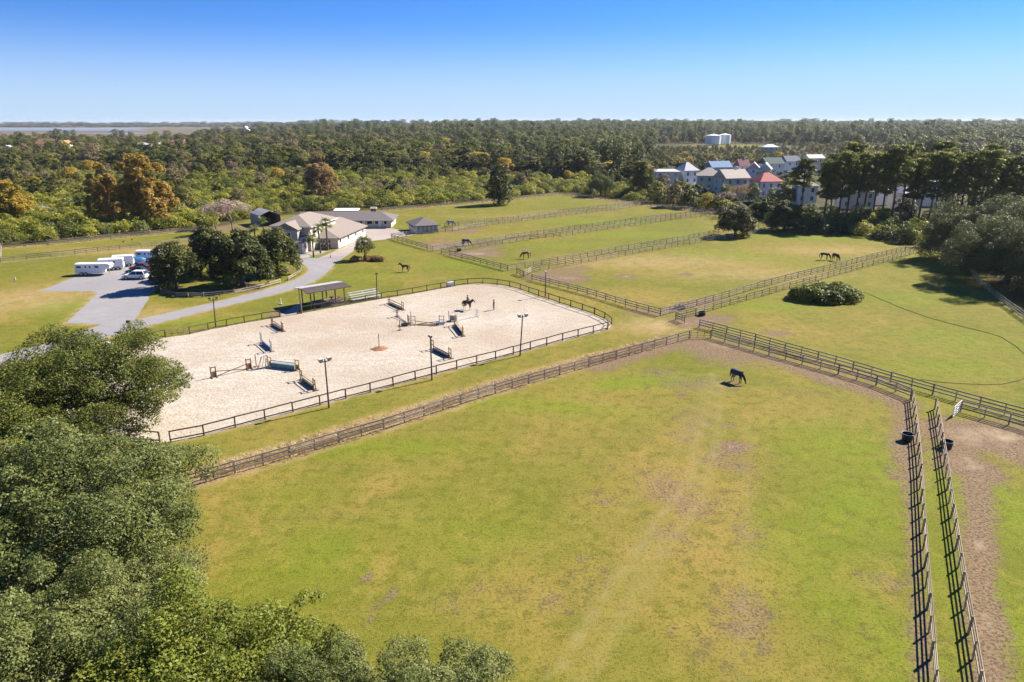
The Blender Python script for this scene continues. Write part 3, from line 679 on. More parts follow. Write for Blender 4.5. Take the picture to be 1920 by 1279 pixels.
tree('evergreen_tree', 'magnolia_a', at(1378, 443), 'round dark evergreen standing on the double fence lane', sc=(1.0, 1.0, .86))
tree('evergreen_tree', 'magnolia_b', at(1470, 432), 'low wide dark evergreen beside the light blue house', sc=(1.2, 1.0, .86))
tree('cypress_tree', 'cypress', at(208, 418), 'narrow rusty orange cypress at the field edge', sc=(.86, .86, 1.16))
tree('cypress_tree', 'cypress_y', at(278, 420), 'broad golden brown cypress at the field edge', sc=(1.45, 1.3, 1.5), rz=1.0, leaf='orange')
tree('cypress_tree', 'cypress_y', at(24, 414), 'yellow gold cypress at the left edge of the scrub', sc=(1.15, 1.15, .92))
tree('autumn_tree', 'cypress', at(602, 374), 'rust brown tree rising from the scrub behind the barn', sc=(1.1, 1.1, 1.12), leaf='rust')
tree('cedar_tree', 'cedar', at(936, 384), 'tall dark cedar behind the farthest paddock fence', sc=(1.45, 1.4, 1.36))
tree('cedar_tree', 'cedar', at(270, 408), 'dark green cedar in front of the golden cypress', sc=(1.2, 1.2, .78), leaf='oak')
tree('live_oak', 'oak_b', at(1126, 368), 'olive grey oak at the far corner of the back paddock', sc=(.66, .62, .98))
tree('live_oak', 'oak_a', at(1205, 366), 'dark oak beside the grey flat-roofed house', sc=(.6, .6, .98))
tree('bare_tree', 'bare_a', at(437, 437), 'leafless pinkish tree beside the hay shed', sc=(1.6, 1.5, 1.15))
tree('bare_tree', 'bare_a', at(405, 430), 'smaller leafless pinkish tree left of the hay shed', sc=(1.1, 1.1, .9))
tree('bare_tree', 'bare_b', at(1385, 404), 'half bare grey tree before the tan gabled house', sc=(1.3, 1.3, 1.15), leaf='rust')
tree('bare_tree', 'bare_b', at(1352, 398), 'thin bare tree before the tan hipped house', sc=(.9, .9, .8))
tree('palm_tree', 'palm_a', at(588.5, 482.5), 'short cabbage palm nearest the driveway by the barn door', 'palm', .98)
tree('palm_tree', 'palm_b', at(601, 475), 'cabbage palm in the middle of the three by the barn door', 'palm', .98)
tree('palm_tree', 'palm_b', at(615, 469.5), 'tallest cabbage palm, against the stable wing roof', 'palm', 1.12, 2.0)
tree('palm_tree', 'palm_a', at(481, 463), 'cabbage palm left of the two-storey gable', 'palm', 1.0)
tree('palm_tree', 'palm_b', at(497, 452), 'cabbage palm in front of the dark hay shed mouth', 'palm', .9)
tree('palm_tree', 'palm_c', at(462, 462), 'low cabbage palm beside the magnolias', 'palm', 1.0)
tree('palm_tree', 'palm_b', at(1357, 392), 'slender cabbage palm against the tan hipped house', 'palm', 1.25)
tree('palm_tree', 'palm_b', at(1300, 392), 'cabbage palm in the thicket before the grey houses', 'palm', 1.0)
tree('small_tree', 'smalltree', at(685, 487), 'small gnarled tree with a forked trunk on the stable lawn', sc=(1.3, 1.3, 1.25), leaf='sage')
# pine row on the right: trunks can be told apart, each is a thing
ORD = 'first second third fourth fifth sixth seventh eighth ninth tenth eleventh twelfth thirteenth fourteenth fifteenth sixteenth seventeenth eighteenth nineteenth twentieth twenty-first twenty-second twenty-third twenty-fourth twenty-fifth twenty-sixth'.split()
k = 0
for (px, Y, s) in ((1548,207,.96),(1560,221,.98),(1574,204,1.02),(1590,215,1.08),(1603,205,.95),(1622,224,1.05),(1640,206,1.02),(1658,216,1.0),(1676,204,1.06),
                   (1692,222,1.05),(1711,207,.98),(1727,216,1.0),(1744,203,1.02),(1757,212,1.1),(1771,203,1.0),(1786,222,1.0),(1803,206,1.04),(1818,214,.98),(1834,203,1.0),
                   (1850,218,1.04),(1868,207,1.0),(1886,212,.98),(1905,204,1.02),(1925,216,1.0),(1950,206,1.0)):
    x = (px - 960) / F_PX * (Y * CT + 24 * ST)
    tree('pine_tree', 'pine_%d' % (k % 5), (x, Y, 0), ORD[k] + ' tall pine of the row, counted from the light blue house', 'tree', s * .93, group='pines in the row before the houses'); k += 1
tree('pine_tree', 'pine_1', (99, 236, 0), 'single open-crowned pine in front of the light blue house', sc=(1.0, 1.0, .82))
tree('pine_tree', 'pine_3', (54, 296, 0), 'small pine behind the farthest paddock corner', sc=(.9, .9, .6))

# ------------------------------------------------------------------ woodland, scrub and far woods
def far_proto(key, lobes, n, size, seed, leaf, h, r):
    cr = leaf_mesh(key, lobes, n, size, seed, LF[leaf], low=-.5, rag=.2)
    m = MB(); m.tube([(0, 0, -.5), (0, 0, h * .5), (.1, 0, h)], [r, r * .7, r * .2], 5)
    return join_mesh(key, cr, m.mesh(key + '_stem', M['bark']))
FAR = {}
for i in range(4): FAR['b%d' % i] = far_proto('woodland_tree', oak_lobes(5.6, 8.6 + i * .7, 1.6, 13, 100 + i, 5) if i % 2 else dome_lobes(5.4, 8.6 + i * .6, 2.0, 24, 1.75, 100 + i, fill=.3), 2600, .80, 100 + i, 'forest', 8, .25)
for i in range(3):
    g = random.Random(200 + i); lob = []
    for q in range(17):
        a = q * 2.4; z = 8.5 + q * .62; w = 3.4 * (1.1 - abs(q - 9) / 14) * g.uniform(.6, 1)
        lob.append((math.cos(a) * w, math.sin(a) * w, z, 1.9, 1.9, 1.05))
    FAR['p%d' % i] = far_proto('woodland_pine', lob, 1700, .82, 200 + i, 'farpine', 18.5, .25)
for i in range(3): FAR['s%d' % i] = far_proto('shrub', dome_lobes(2.8, 2.8, .2, 15, 1.1, 300 + i, fill=.35), 1000, .48, 300 + i, 'scrub', 1.4, .1)
def recol(src, name, leaf):
    me = FAR[src].copy(); me.name = name; me.materials[0] = LF[leaf]; return me
FAR['bo'] = recol('b1', 'woodland_tree_olive', 'oak'); FAR['br'] = recol('b2', 'woodland_tree_brown', 'scrub_br'); FAR['by'] = recol('b0', 'woodland_tree_yellow', 'yellow'); FAR['bg'] = recol('b3', 'woodland_tree_bright', 'bright')
FAR['sb'] = recol('s0', 'shrub_brown', 'scrub_br'); FAR['sd'] = recol('s1', 'shrub_dark', 'oak'); FAR['sg'] = recol('s2', 'shrub_bright', 'bright'); FAR['ss'] = recol('s0', 'shrub_grey', 'sage')

edge_px = [(-300,497),(-40,466),(3,460),(79,454),(188,443.5),(287,435),(380,426),(440,416),(470,407),(520,402),(560,399),(620,395),(690,392),(777,386),(894,376.5),(1048,361),(1130,369),(1219,382),(1312,391),(1345,396)]
front_px = [(-300,322),(0,322),(150,318),(330,322),(480,322),(640,318),(760,322),(850,322),(930,326),(1080,336),(1160,344),(1230,352),(1345,356)]
def interp(px, table):
    xs_, ys_ = zip(*table); return float(np.interp(px, xs_, ys_))
def world_px(x, y): # pixel column and row of a ground point
    dz = -CAM_H; cz = y * CT - dz * ST; return 960 + F_PX * x / cz, 639.5 + F_PX * (-(y * ST + dz * CT)) / cz
g = random.Random(5)
shrubs, trees_b, pines_f = [], [], []
HOLES = [(-66, 195, 15), (-50, 211, 12), (-75, 211, 9.5), (-40, 212, 10), (-60, 212, 10), (-26, 206, 8)]   # barns and yard stay clear
y = 165.0
while y < 560:
    st = 3.3 + (y - 165) * .0085
    x = -.86 * y - 20
    while x < .34 * y:
        X, Y = x + g.uniform(-.5, .5) * st, y + g.uniform(-.5, .5) * st; x += st
        px, py = world_px(X, Y)
        if py > interp(px, edge_px) - 1.0 or px > 1345 or py < interp(px, front_px) - 3: continue
        if any(math.hypot(X - a, Y - b) < c for a, b, c in HOLES): continue
        m_ = math.sin(X * .045 + 1.3) * math.cos(Y * .038) + g.uniform(-.5, .5)
        far = (interp(px, edge_px) - py) / max(1, interp(px, edge_px) - interp(px, front_px))
        r_ = g.random()
        if far > .3 and r_ < .012 + .07 * far ** 2 + (.05 if px < 420 else 0) * far:
            trees_b.append((X, Y, g.uniform(.42, .8), None)); continue
        if r_ > (.86 if far < .1 else .93) and far > .06: continue                                        # gaps
        kind = 'sb' if m_ < -.75 else ('sd' if m_ > .85 else ('ss' if g.random() < .09 else ('sg' if g.random() < .16 else 's%d' % g.randrange(3))))
        hs_ = g.uniform(.5, 1.15) * (1.25 if g.random() < .14 else 1)
        shrubs.append((X, Y, hs_ * g.uniform(.9, 1.3), hs_ * g.uniform(.8, 1.3) , kind))
    y += st * .92
# woodland behind the scrub
y = 300.0
while y < 1000:
    st = 8.6 + (y - 300) * .0075
    x = -.86 * y - 20
    while x < .9 * y + 20:
        X, Y = x + g.uniform(-.48, .48) * st, y + g.uniform(-.48, .48) * st; x += st
        px, py = world_px(X, Y)
        if px < 1345:
            if py > interp(px, front_px): continue
        else:
            if Y < 470 or (X > 240 and X < 330 and 800 < Y < 950) or (170 < X < 330 and 820 < Y < 905): continue
            if 1345 < px < 1700 and 470 < Y < 640 and g.random() < .62: continue
        if 170 < X < 340 and 815 < Y < 960: continue
        if .20 < X / Y < .62 and 560 < Y < (860 if X / Y < .37 else 900):
            if X / Y < .37 and Y > 825: continue
            trees_b.append((X, Y, g.uniform(.28, .42), None)); continue
        if .20 < X / Y < .37 and 825 < Y < 950: continue
        if px > 1230 and Y < 430 : continue
        if -520 < X < -200 and 600 < Y < 770 and g.random() < .6: continue
        if Y > 950 + max(0, (X / Y + .62)) * 1600 and X / Y < -.36: continue
        belt = .18 < X / Y < .46 and Y < 570
        if belt: trees_b.append((X, Y, g.uniform(.62, .85), None)); continue
        pn = .02 + .5 * max(0, min(1, (px - 850) / 450)) + (.2 if Y > 650 and px > 800 else 0)
        if g.random() < pn: pines_f.append((X, Y, g.uniform(.78, 1.12)))
        else: trees_b.append((X, Y, (g.uniform(.75, 1.3) if g.random() < .68 else g.uniform(1.3, 2.0)) * (.78 if X / Y < -.34 else 1), None))
    y += st * .9
def nearest(lst): return sorted(lst, key=lambda q: math.hypot(q[0], q[1]))
shrubs, trees_b, pines_f = nearest(shrubs), nearest(trees_b), nearest(pines_f)
SH_LABEL = {'sb': ('dry brown shrub in the scrub beyond the fences', 'brown shrubs of the scrub'), 'sd': ('dark green shrub in the scrub beyond the fences', 'dark shrubs of the scrub'),
            'sg': ('bright lime green shrub in the scrub beyond the fences', 'bright shrubs of the scrub'), 'ss': ('silvery grey shrub in the scrub beyond the fences', 'grey shrubs of the scrub')}
N_SH = 285
for (X, Y, s, hz, kd) in shrubs[:N_SH]:
    lb = SH_LABEL.get(kd, ('mid green rounded shrub in the scrub beyond the fences', 'green shrubs of the scrub'))
    o = put('scrub_shrub', FAR[kd], None, (X, Y, 0), g.uniform(0, 6.28), (s, s, hz)); tag(o, lb[0], 'shrub', lb[1])
def tkind(X, Y):
    r_ = g.random()
    return 'br' if r_ < .13 else 'bo' if r_ < .36 else 'by' if r_ < .40 else 'bg' if r_ < .46 else 'b%d' % g.randrange(4)
T_LABEL = {'br': ('brown leaved tree at the edge of the wood beyond the scrub', 'brown trees of the wood'), 'bo': ('olive green tree at the edge of the wood beyond the scrub', 'olive trees of the wood'),
           'by': ('yellow leaved tree at the edge of the wood beyond the scrub', 'yellow trees of the wood'), 'bg': ('bright green tree at the edge of the wood beyond the scrub', 'bright trees of the wood')}
N_T, N_P = 280, 150
for (X, Y, s, kd) in trees_b[:N_T]:
    kd = tkind(X, Y); lb = T_LABEL.get(kd, ('dark green broadleaf tree at the edge of the wood beyond the scrub', 'dark trees of the wood'))
    o = put('broadleaf_tree', FAR[kd], None, (X, Y, 0), g.uniform(0, 6.28), (s * g.uniform(.95, 1.3), s * g.uniform(.95, 1.3), s ** .7 * g.uniform(.72, 1.05))); tag(o, lb[0], 'tree', lb[1])
for (X, Y, s) in pines_f[:N_P]:
    o = put('woodland_pine', FAR['p%d' % g.randrange(3)], None, (X, Y, 0), g.uniform(0, 6.28), s); tag(o, 'blue-green pine in the wood behind the paddocks and houses', 'tree', 'pines of the wood')

def mass(name, pts, protos, label):
    """one uncountable mass: points that carry copies of the given meshes (geometry nodes); pts: x, y, z, scale_xy, scale_z, proto index"""
    a = np.array(pts, float); me = bpy.data.meshes.new(name); me.vertices.add(len(a)); me.vertices.foreach_set('co', a[:, :3].astype(np.float32).ravel())
    def at_(n_, t, v):
        at2 = me.attributes.new(n_, t, 'POINT'); at2.data.foreach_set('vector' if t == 'FLOAT_VECTOR' else 'value', np.ascontiguousarray(v).ravel())
    at_('sc', 'FLOAT_VECTOR', np.stack([a[:, 3], a[:, 3], a[:, 4]], 1).astype(np.float32))
    at_('ro', 'FLOAT_VECTOR', np.stack([np.zeros(len(a)), np.zeros(len(a)), rng.uniform(0, 6.28, len(a))], 1).astype(np.float32))
    at_('ix', 'INT', a[:, 5].astype(np.int32))
    o = put(name, me); o['kind'] = 'stuff'; o['label'] = label
    t = bpy.data.node_groups.new(name, 'GeometryNodeTree')
    t.interface.new_socket('Geometry', in_out='INPUT', socket_type='NodeSocketGeometry'); t.interface.new_socket('Geometry', in_out='OUTPUT', socket_type='NodeSocketGeometry')
    N, L = t.nodes.new, t.links.new
    gi, go = N('NodeGroupInput'), N('NodeGroupOutput'); ip = N('GeometryNodeInstanceOnPoints'); ip.inputs['Pick Instance'].default_value = True
    jn = N('GeometryNodeGeometryToInstance')
    for p_ in reversed(protos):
        oi = N('GeometryNodeObjectInfo'); oi.transform_space = 'ORIGINAL'; oi.inputs['Object'].default_value = p_; oi.inputs['As Instance'].default_value = False
        L(oi.outputs['Geometry'], jn.inputs[0])
    def na(n_, ty):
        q = N('GeometryNodeInputNamedAttribute'); q.data_type = ty; q.inputs['Name'].default_value = n_; return q.outputs['Attribute']
    L(gi.outputs[0], ip.inputs['Points']); L(jn.outputs[0], ip.inputs['Instance']); L(na('ix', 'INT'), ip.inputs['Instance Index'])
    er = N('FunctionNodeEulerToRotation'); L(na('ro', 'FLOAT_VECTOR'), er.inputs[0]); L(er.outputs[0], ip.inputs['Rotation'])
    L(na('sc', 'FLOAT_VECTOR'), ip.inputs['Scale']); L(ip.outputs[0], go.inputs[0])
    o.modifiers.new('copies', 'NODES').node_group = t
    return o
byname = lambda me: next(o for o in S.objects if o.type == 'MESH' and o.data == me)
def used(keys): return [byname(FAR[q]) for q in keys]
SK = [q for q in ('s0','s1','s2','sb','sd','sg','ss') if any(o.data == FAR[q] for o in S.objects)]
mass('scrub_thicket', [(X, Y, 0, s, hz, SK.index(kd) if kd in SK else 0) for X, Y, s, hz, kd in shrubs[N_SH:]], used(SK), 'mixed green and brown scrub filling the ground up to the wood')
TK = [q for q in ('b0','b1','b2','b3','bo','br','by','bg') if any(o.data == FAR[q] for o in S.objects)]
def tz(X, Y): return float(terrain(np.array(X), np.array(Y)))
wood = [(X, Y, tz(X, Y) - .3, s * 1.15, s ** .7 * g.uniform(.75, 1.1), TK.index(q) if (q := tkind(X, Y)) in TK else 0) for X, Y, s, _ in trees_b[N_T:]]
pin = [(X, Y, tz(X, Y) - .3, s, s * g.uniform(.9, 1.15), g.randrange(3)) for X, Y, s in pines_f[N_P:]]
y = 1000.0
while y < 9000:
    st = y / 62.0; x = -.95 * y
    while x < .95 * y:
        X, Y = x + g.uniform(-.5, .5) * st, y + g.uniform(-.5, .5) * st; x += st
        a = X / Y
        if a < -.36 and Y < 4100 and not (Y < 1900 and a > -.44 and g.random() < .5) and not (Y < 1250 and g.random() < .5): continue
        if a < -.36 and Y > 4100 and g.random() < .35: continue
        if Y > 4200 and a > -.2: continue
        big = max(1.0, st / 15.0)
        s = g.uniform(.75, 1.35) * big; hz = (g.uniform(.75, 1.25) + (.3 if g.random() < .12 else 0) if a > -.3 else g.uniform(.7, 1.0)) * (1.0 + .12 * (big - 1))
        if g.random() < (.12 if a < -.1 else .42): pin.append((X, Y, tz(X, Y) - .5, s, hz, g.randrange(3)))
        else: wood.append((X, Y, tz(X, Y) - .5, s, hz * 1.05, TK.index(q) if (q := tkind(X, Y)) in TK else 0))
    y += st * .85
PK = [q for q in ('p0','p1','p2')]
mass('far_broadleaf_wood', wood, used(TK), 'far broadleaf wood reaching to the horizon')
mass('far_pine_wood', pin, used(PK), 'far pine wood reaching to the horizon')

# ------------------------------------------------------------------ thickets, bush, weeds
lob = []
gg = random.Random(77)
for q in range(46):
    a = gg.uniform(0, 6.28); r_ = math.sqrt(gg.random()); zz = 2.3 * (1 - .55 * r_ ** 2) + gg.uniform(-.3, .5)
    lob.append((math.cos(a) * r_ * 5.9, math.sin(a) * r_ * 3.6, max(.6, zz - .6), 1.35, 1.3, 1.1))
t = thing('bush_clump', 'round lime green bush clump alone in the right paddock', 'bush', at(1546, 561), .12)
put('foliage', leaf_mesh('bush_foliage', lob, 16000, .42, 77, LF['bright'], low=-.6), t)
m = MB()
for q in lob[:16]: m.tube([(q[0] * .5, q[1] * .5, 0), (q[0] * .8, q[1] * .8, q[2] * .6), q[:3]], [.09, .06, .02], 4)
put('stems', m.mesh('stems', M['bark']), t)
t = thing('shrub_bed', 'reddish brown shrubs in a mulch bed round the small tree', 'shrubs', at(690, 489))
put('foliage', leaf_mesh('bed_foliage', [(gg.uniform(-3.6, 3.6), gg.uniform(-.9, 1.0), .5, .75, .7, .65) for _ in range(26)], 5200, .3, 78, LF['rust'], low=-.7), t)
# thicket along the houses and under the pines: (pixel x, pixel y, kind, scale, height)
for q in range(250):
    px = g.uniform(1180, 1480) if q < 84 else g.uniform(1500, 1960)
    if q < 84: py = interp(px, [(1180,380),(1219,384),(1312,394),(1345,400),(1420,412),(1480,428)]) - g.uniform(1, 26)
    else: py = interp(px, [(1500,436),(1640,446),(1735,464),(1800,478),(1850,505),(1960,520)]) - g.uniform(0, 36)
    P = G(px, py); kd = g.choice(('sd', 'sd', 's0', 's1', 's2', 'sb', 'ss', 'sg') if q < 84 else ('sd', 'sd', 's1', 'sd', 'sb', 's2', 'ss'))
    s = g.uniform(.7, 1.3); hz = g.uniform(.7, 1.5) * (1 if q < 84 else 1.2)
    o = put('thicket_shrub', FAR[kd], None, (P.x, P.y, 0), g.uniform(0, 6.28), (s, s, hz))
    w_ = {'sd': 'dark green', 'sb': 'dry brown', 'ss': 'silvery grey', 'sg': 'lime green'}.get(kd, 'mid green')
    if q < 84: tag(o, w_ + ' shrub in the thicket between the paddocks and the houses', 'shrub', w_ + ' shrubs before the houses')
    else: tag(o, w_ + ' shrub in the shade under the pine row', 'shrub', w_ + ' shrubs under the pines')
for (px, py, kd, s, hz, lb) in ((1262,388,'br',.75,.62,'brown tinged tree at the back paddock corner by the houses'),(1290,390,'b1',.7,.6,'dark tree left of the tan hipped house'),(1325,394,'by',.55,.5,'yellowing tree in the thicket before the tan hipped house'),
          (1232,380,'b2',.8,.62,'dark broad tree at the thicket end near the far paddock'),(1435,412,'bo',.75,.62,'olive tree hiding the foot of the red-roofed house'),(1452,402,'b0',.8,.72,'dark tree right of the red-roofed house'),
          (1418,404,'bo',.6,.5,'low olive tree between the tan and red roofs'),(1476,392,'b1',.85,.95,'dark tree between the red roof and the light blue house'),
          (1340,352,'b2',.9,.62,'dark tree between the tan hipped house and the blue roof'),(1440,342,'bo',1.3,.62,'wide olive oak behind the red-roofed house'),(1480,344,'bo',1.3,.66,'wide grey-olive oak before the green roof'),(1400,338,'br',.8,.55,'brownish tree behind the tan gabled house'),
          (1300,330,'b1',1.0,.75,'dark tree behind the pale hipped house'),(1220,345,'b3',1.1,.85,'dark tree behind the grey flat-roofed house'),(1250,340,'b0',1.0,.8,'dark tree beside the pale hipped house'),(1452,318,'bg',1.5,.72,'yellow-green tree crown above the green roof'),
          (1420,318,'b2',1.1,.72,'dark tree left of the yellow-green crown'),(1345,318,'b0',1.2,.8,'dark tree left of the long blue roof'),(1320,312,'b1',1.2,.85,'dark rounded tree in the belt below the white tanks'),(1375,310,'b3',1.2,.85,'dark tree in the belt below the white tanks, over the blue roof'),(1290,316,'b2',1.2,.85,'dark tree at the belt end below the white tanks'),
          (1395,312,'b2',1.2,.8,'dark tree over the pink and red roof'),(1270,322,'b0',1.2,.9,'tall dark tree above the pale hipped house'),(1545,338,'b1',1.1,.9,'dark tree behind the light blue house'),(1275,372,'b0',.7,.6,'dark tree in front of the low grey house'),(1310,380,'bo',.75,.6,'olive tree at the left corner of the sage house'),(1362,384,'b1',.6,.6,'dark tree between the sage and tan houses'),(1408,384,'b2',.65,.62,'dark tree at the right corner of the tan house'),(1468,372,'bo',.7,.7,'olive tree behind the low wide evergreen'),(1240,362,'br',.7,.6,'brownish tree left of the low grey house')):
    P = G(px, py); hz *= 1.22 if py > 355 else 1; o = put('garden_tree', FAR[kd], None, (P.x, P.y, 0), g.uniform(0, 6.28), (s * 1.1, s * 1.1, hz)); tag(o, lb, 'tree')
for q in range(90):
    Y = g.uniform(222, 320); X = g.uniform(.50 if q < 45 else .64, .95) * Y
    if any(abs(X - hx) < 9 and abs(Y - hy - 4) < 9 for hx, hy in ((109, 246), (104, 236), (128, 250), (147, 246), (162, 258), (143, 262))): continue
    kd = g.choice(('b0', 'b1', 'b3', 'bo', 'b2')); s_ = g.uniform(.55, .95)
    o = put('backdrop_tree', FAR[kd], None, (X, Y, 0), g.uniform(0, 6.28), (s_, s_, s_ * g.uniform(.7, 1.1))); tag(o, 'dark broadleaf tree seen between the trunks of the pine row', 'tree', 'trees behind the pine row')
# dry weeds left unmown along the outside of the front paddock fence
V = []; Fc = []; ti = []
def weeds(line, n, w, off, hh):
    pts = GL(line)
    for _ in range(n):
        i = gg.randrange(len(pts) - 1); p = pts[i].lerp(pts[i+1], gg.random()); nrm = (pts[i+1] - pts[i]).cross(Vector((0, 0, 1))).normalized()
        c = p - nrm * (off + abs(gg.gauss(0, w))); h_ = hh * gg.uniform(.4, 1.3); t_ = gg.random()
        for _ in range(7):
            a = gg.uniform(0, 6.28); d = Vector((math.cos(a), math.sin(a), 0)); b_ = c + d * gg.uniform(0, .3); o = len(V); sd = Vector((-d.y, d.x, 0)) * .016
            e = b_ + d * gg.uniform(.1, .35) + Vector((0, 0, h_ * gg.uniform(.6, 1)))
            V.extend([tuple(b_ - sd), tuple(b_ + sd), tuple(e + sd), tuple(e - sd)]); Fc.append((o, o+1, o+2, o+3)); ti.extend([min(1, max(0, t_ + gg.gauss(0, .15)))] * 4)
weeds([(394,899),(532,860),(645,825.5),(912,741),(1096,689),(1250,646)], 3400, .9, .4, .30)
weeds([(1110,684),(1180,664),(1262,641)], 380, .8, 1.0, .32)
weeds(P_FRONT[1:], 220, .15, -.3, .16); weeds(P_17, 500, .5, .2, .5); weeds(P_18, 500, .8, .5, .6); weeds(P_L2, 350, .4, .3, .4)
me = bpy.data.meshes.new('dry_weeds'); me.from_pydata(V, [], Fc); me.materials.append(LF['straw'])
me.attributes.new('tint', 'FLOAT', 'POINT').data.foreach_set('value', np.array(ti, np.float32))
o = put('dry_weeds', me); o['kind'] = 'stuff'; o['label'] = 'straw coloured dry weeds along the paddock fences'
# pampas-like pale plumes in the scrub
for (px, py) in ((85,405),(70,372),(322,388),(560,322),(610,320),(150,330),(500,330),(545,352)):
    P = G(px, py); t = thing('plume_grass', 'pale feathery grass tuft in the scrub', 'grass tuft', (P.x, P.y, 0), group='pale tufts of the scrub')
    put('plumes', leaf_mesh('plumes', [(gg.uniform(-1.2, 1.2), gg.uniform(-1, 1), gg.uniform(2, 3), .8, .8, .6) for _ in range(5)], 350, .5, px, LF['plume']), t)

# ------------------------------------------------------------------ fences: every post and every rail is a part
POST_ME = {}; RAIL_ME = {}
def unit(material, kind):
    D = POST_ME if kind == 'post' else RAIL_ME
    if material.name not in D:
        m = MB()
        if kind == 'post':   # 1 m wide and high, scaled per fence; slightly weathered top
            m.poly([(-.5,-.5,0),(.5,-.5,0),(.5,.5,0),(-.5,.5,0),(-.5,-.5,.96),(.5,-.5,.96),(.5,.5,1.0),(-.5,.5,1.0)], [(0,3,2,1),(4,5,6,7),(0,1,5,4),(1,2,6,5),(2,3,7,6),(3,0,4,7)])
        else: m.box(0, 1, -.5, .5, -.5, .5)
        D[material.name] = m.mesh(kind, material)
    return D[material.name]
def fence(px_pts, label, name='paddock_fence', rails=(.42, .82, 1.22), h=1.36, sp=2.45, pw=.13, board=.145, th=.04, material=None, span=2, side=1, world=None, heavy=2, jit=.035, group=None):
    material = material or M['fence']
    P = resample(world or GL(px_pts), sp); t = thing(name, label, 'fence', P[0], 0, group); o0 = P[0]
    for i, p in enumerate(P):
        d = (P[min(i+1, len(P)-1)] - P[max(i-1, 0)]); a = math.atan2(d.y, d.x)
        w = pw * (1.0 if i % heavy == 0 else .72)
        q = put('post', unit(material, 'post'), t, p - o0 + Vector((0, 0, -.03)), a, (w, w, h * rnd.uniform(.97, 1.04) + .03))
        q.rotation_euler = (rnd.uniform(-jit, jit), rnd.uniform(-jit, jit), a)
    for z in rails:
        i = 0
        while i < len(P) - 1:
            j = min(i + span, len(P) - 1); a, b = P[i], P[j]; d = b - a; n_ = d.cross(Vector((0, 0, 1))).normalized() * (side * (pw * .5 + th * .5 + .004))
            za, zb = z + rnd.uniform(-jit, jit), z + rnd.uniform(-jit, jit)
            q = put('rail', unit(material, 'rail'), t, a - o0 + n_ + Vector((0, 0, za)), 0, (d.length + .02, th, board))
            q.rotation_euler = (0, -math.atan2(zb - za, d.length), math.atan2(d.y, d.x)); i = j
    return t
fence(P_FRONT, 'three-rail fence between the sand arena and the front paddock')
fence(P_LANE_LOW, 'front paddock fence on the near side of the grassy lane', side=-1)
fence(P_LANE_UP, 'long three-rail fence on the far side of the grassy lane', side=-1)
fence(P_LANE_LOW2, 'short lane fence beyond the open white gate')
fence(P_V1, 'fence running to the bottom edge, behind the black tub on grass', material=M['pale_fence'], side=-1)
fence(P_V2, 'fence running to the bottom edge beside the bare brown soil', material=M['pale_fence'], side=-1)
fence(P_6, 'upper fence of the double row left of the round bush')
fence(P_7, 'lower fence of the double row, passing behind the round bush', material=M['pale_fence'])
fence(P_7b, 'short fence return at the gravelly paddock entrance', sp=1.6)
fence(P_8, 'dark fence running down past the arena corner')
fence(P_8b, 'short dark fence stub beside the muddy gateway', sp=1.6)
fence(P_9, 'lower fence of the double row ending at the round evergreen')
fence(P_10, 'upper fence of the double row ending at the round evergreen')
fence(P_11, 'dark fence in front of the grazing chestnut horse')
fence(P_12, 'lower fence of the double row behind the chestnut horse')
fence(P_13, 'upper fence of the double row beside the blue-rugged horse')
fence(P_14, 'dark fence from the stable yard down to the gateway')
fence(P_15, 'fence from the small stable along the back paddock, lower row')
fence(P_16, 'fence along the back paddock, upper row')
fence(P_17, 'farthest paddock fence along the scrub', rails=(.5, .85, 1.2))
fence(P_18, 'back fence along the thicket before the houses')
fence(P_L1, 'lower fence of the narrow field left of the parking lot')
fence(P_L2, 'upper fence of the narrow field along the scrub')
fence(P_L0, 'end fence of the narrow field at the left edge')
fence([(1800,488),(1835,532),(1862,556),(1893,580),(1925,603),(1990,650)], 'shaded fence under the oaks at the right edge')
fence([(1697,470.5),(1735,469),(1775,478)], 'shaded fence corner below the pine row')
fence([(302,549),(341,558.5),(381,557.5),(430,553.5),(492,541),(525.6,531)], 'low two-rail fence on the driveway side of the tree island', rails=(.4, .75), h=.9, sp=2.6)
fence([(540.7,526.5),(553,519),(565,510),(564,501),(551,494.5),(531,493)], 'low pale two-rail fence rounding the tree island', rails=(.4, .75), h=.9, sp=2.2, span=1, material=M['pale_fence'])
# arena rail: sections between the openings
AF = dict(name='arena_fence', rails=(.22, 1.12), h=1.18, sp=3.1, pw=.12, board=.13, th=.05, material=M['arena_fence'], span=1, heavy=1)
fence(ARENA[3:4] + [(300,634.6),(274,640)], 'short arena fence section left of the tan gate', **AF)
fence([(356,626.7),(392.5,618.5),(427,612),(461.7,605),(493,599.6),(525,595)], 'far arena fence from the tan gate to the entrance', **AF)
fence([(557.5,589),(603,580),(646,573),(707.6,561.5),(754,554.5),(804,545.5),(852,536.7)], 'far arena fence past the pavilion and bleachers', **AF)
fence([(852,536.7)] + ARENA[14:24], 'arena fence curving round the far end', **AF)
fence(ARENA[23:28], 'arena fence corner nearest the paddock gateway', **AF)
fence(ARENA[27:39] + [(320,829)], 'near arena fence along the mown strip', **AF)
fence(ARENA[39:46], 'arena fence end hidden under the big oak', **AF)
fence([(225,655),(250,647),(274,640)], 'pale arena fence section beside the oak', name='arena_fence', rails=(.3, .65, 1.05), h=1.15, sp=3, material=M['pale_fence'], span=1)

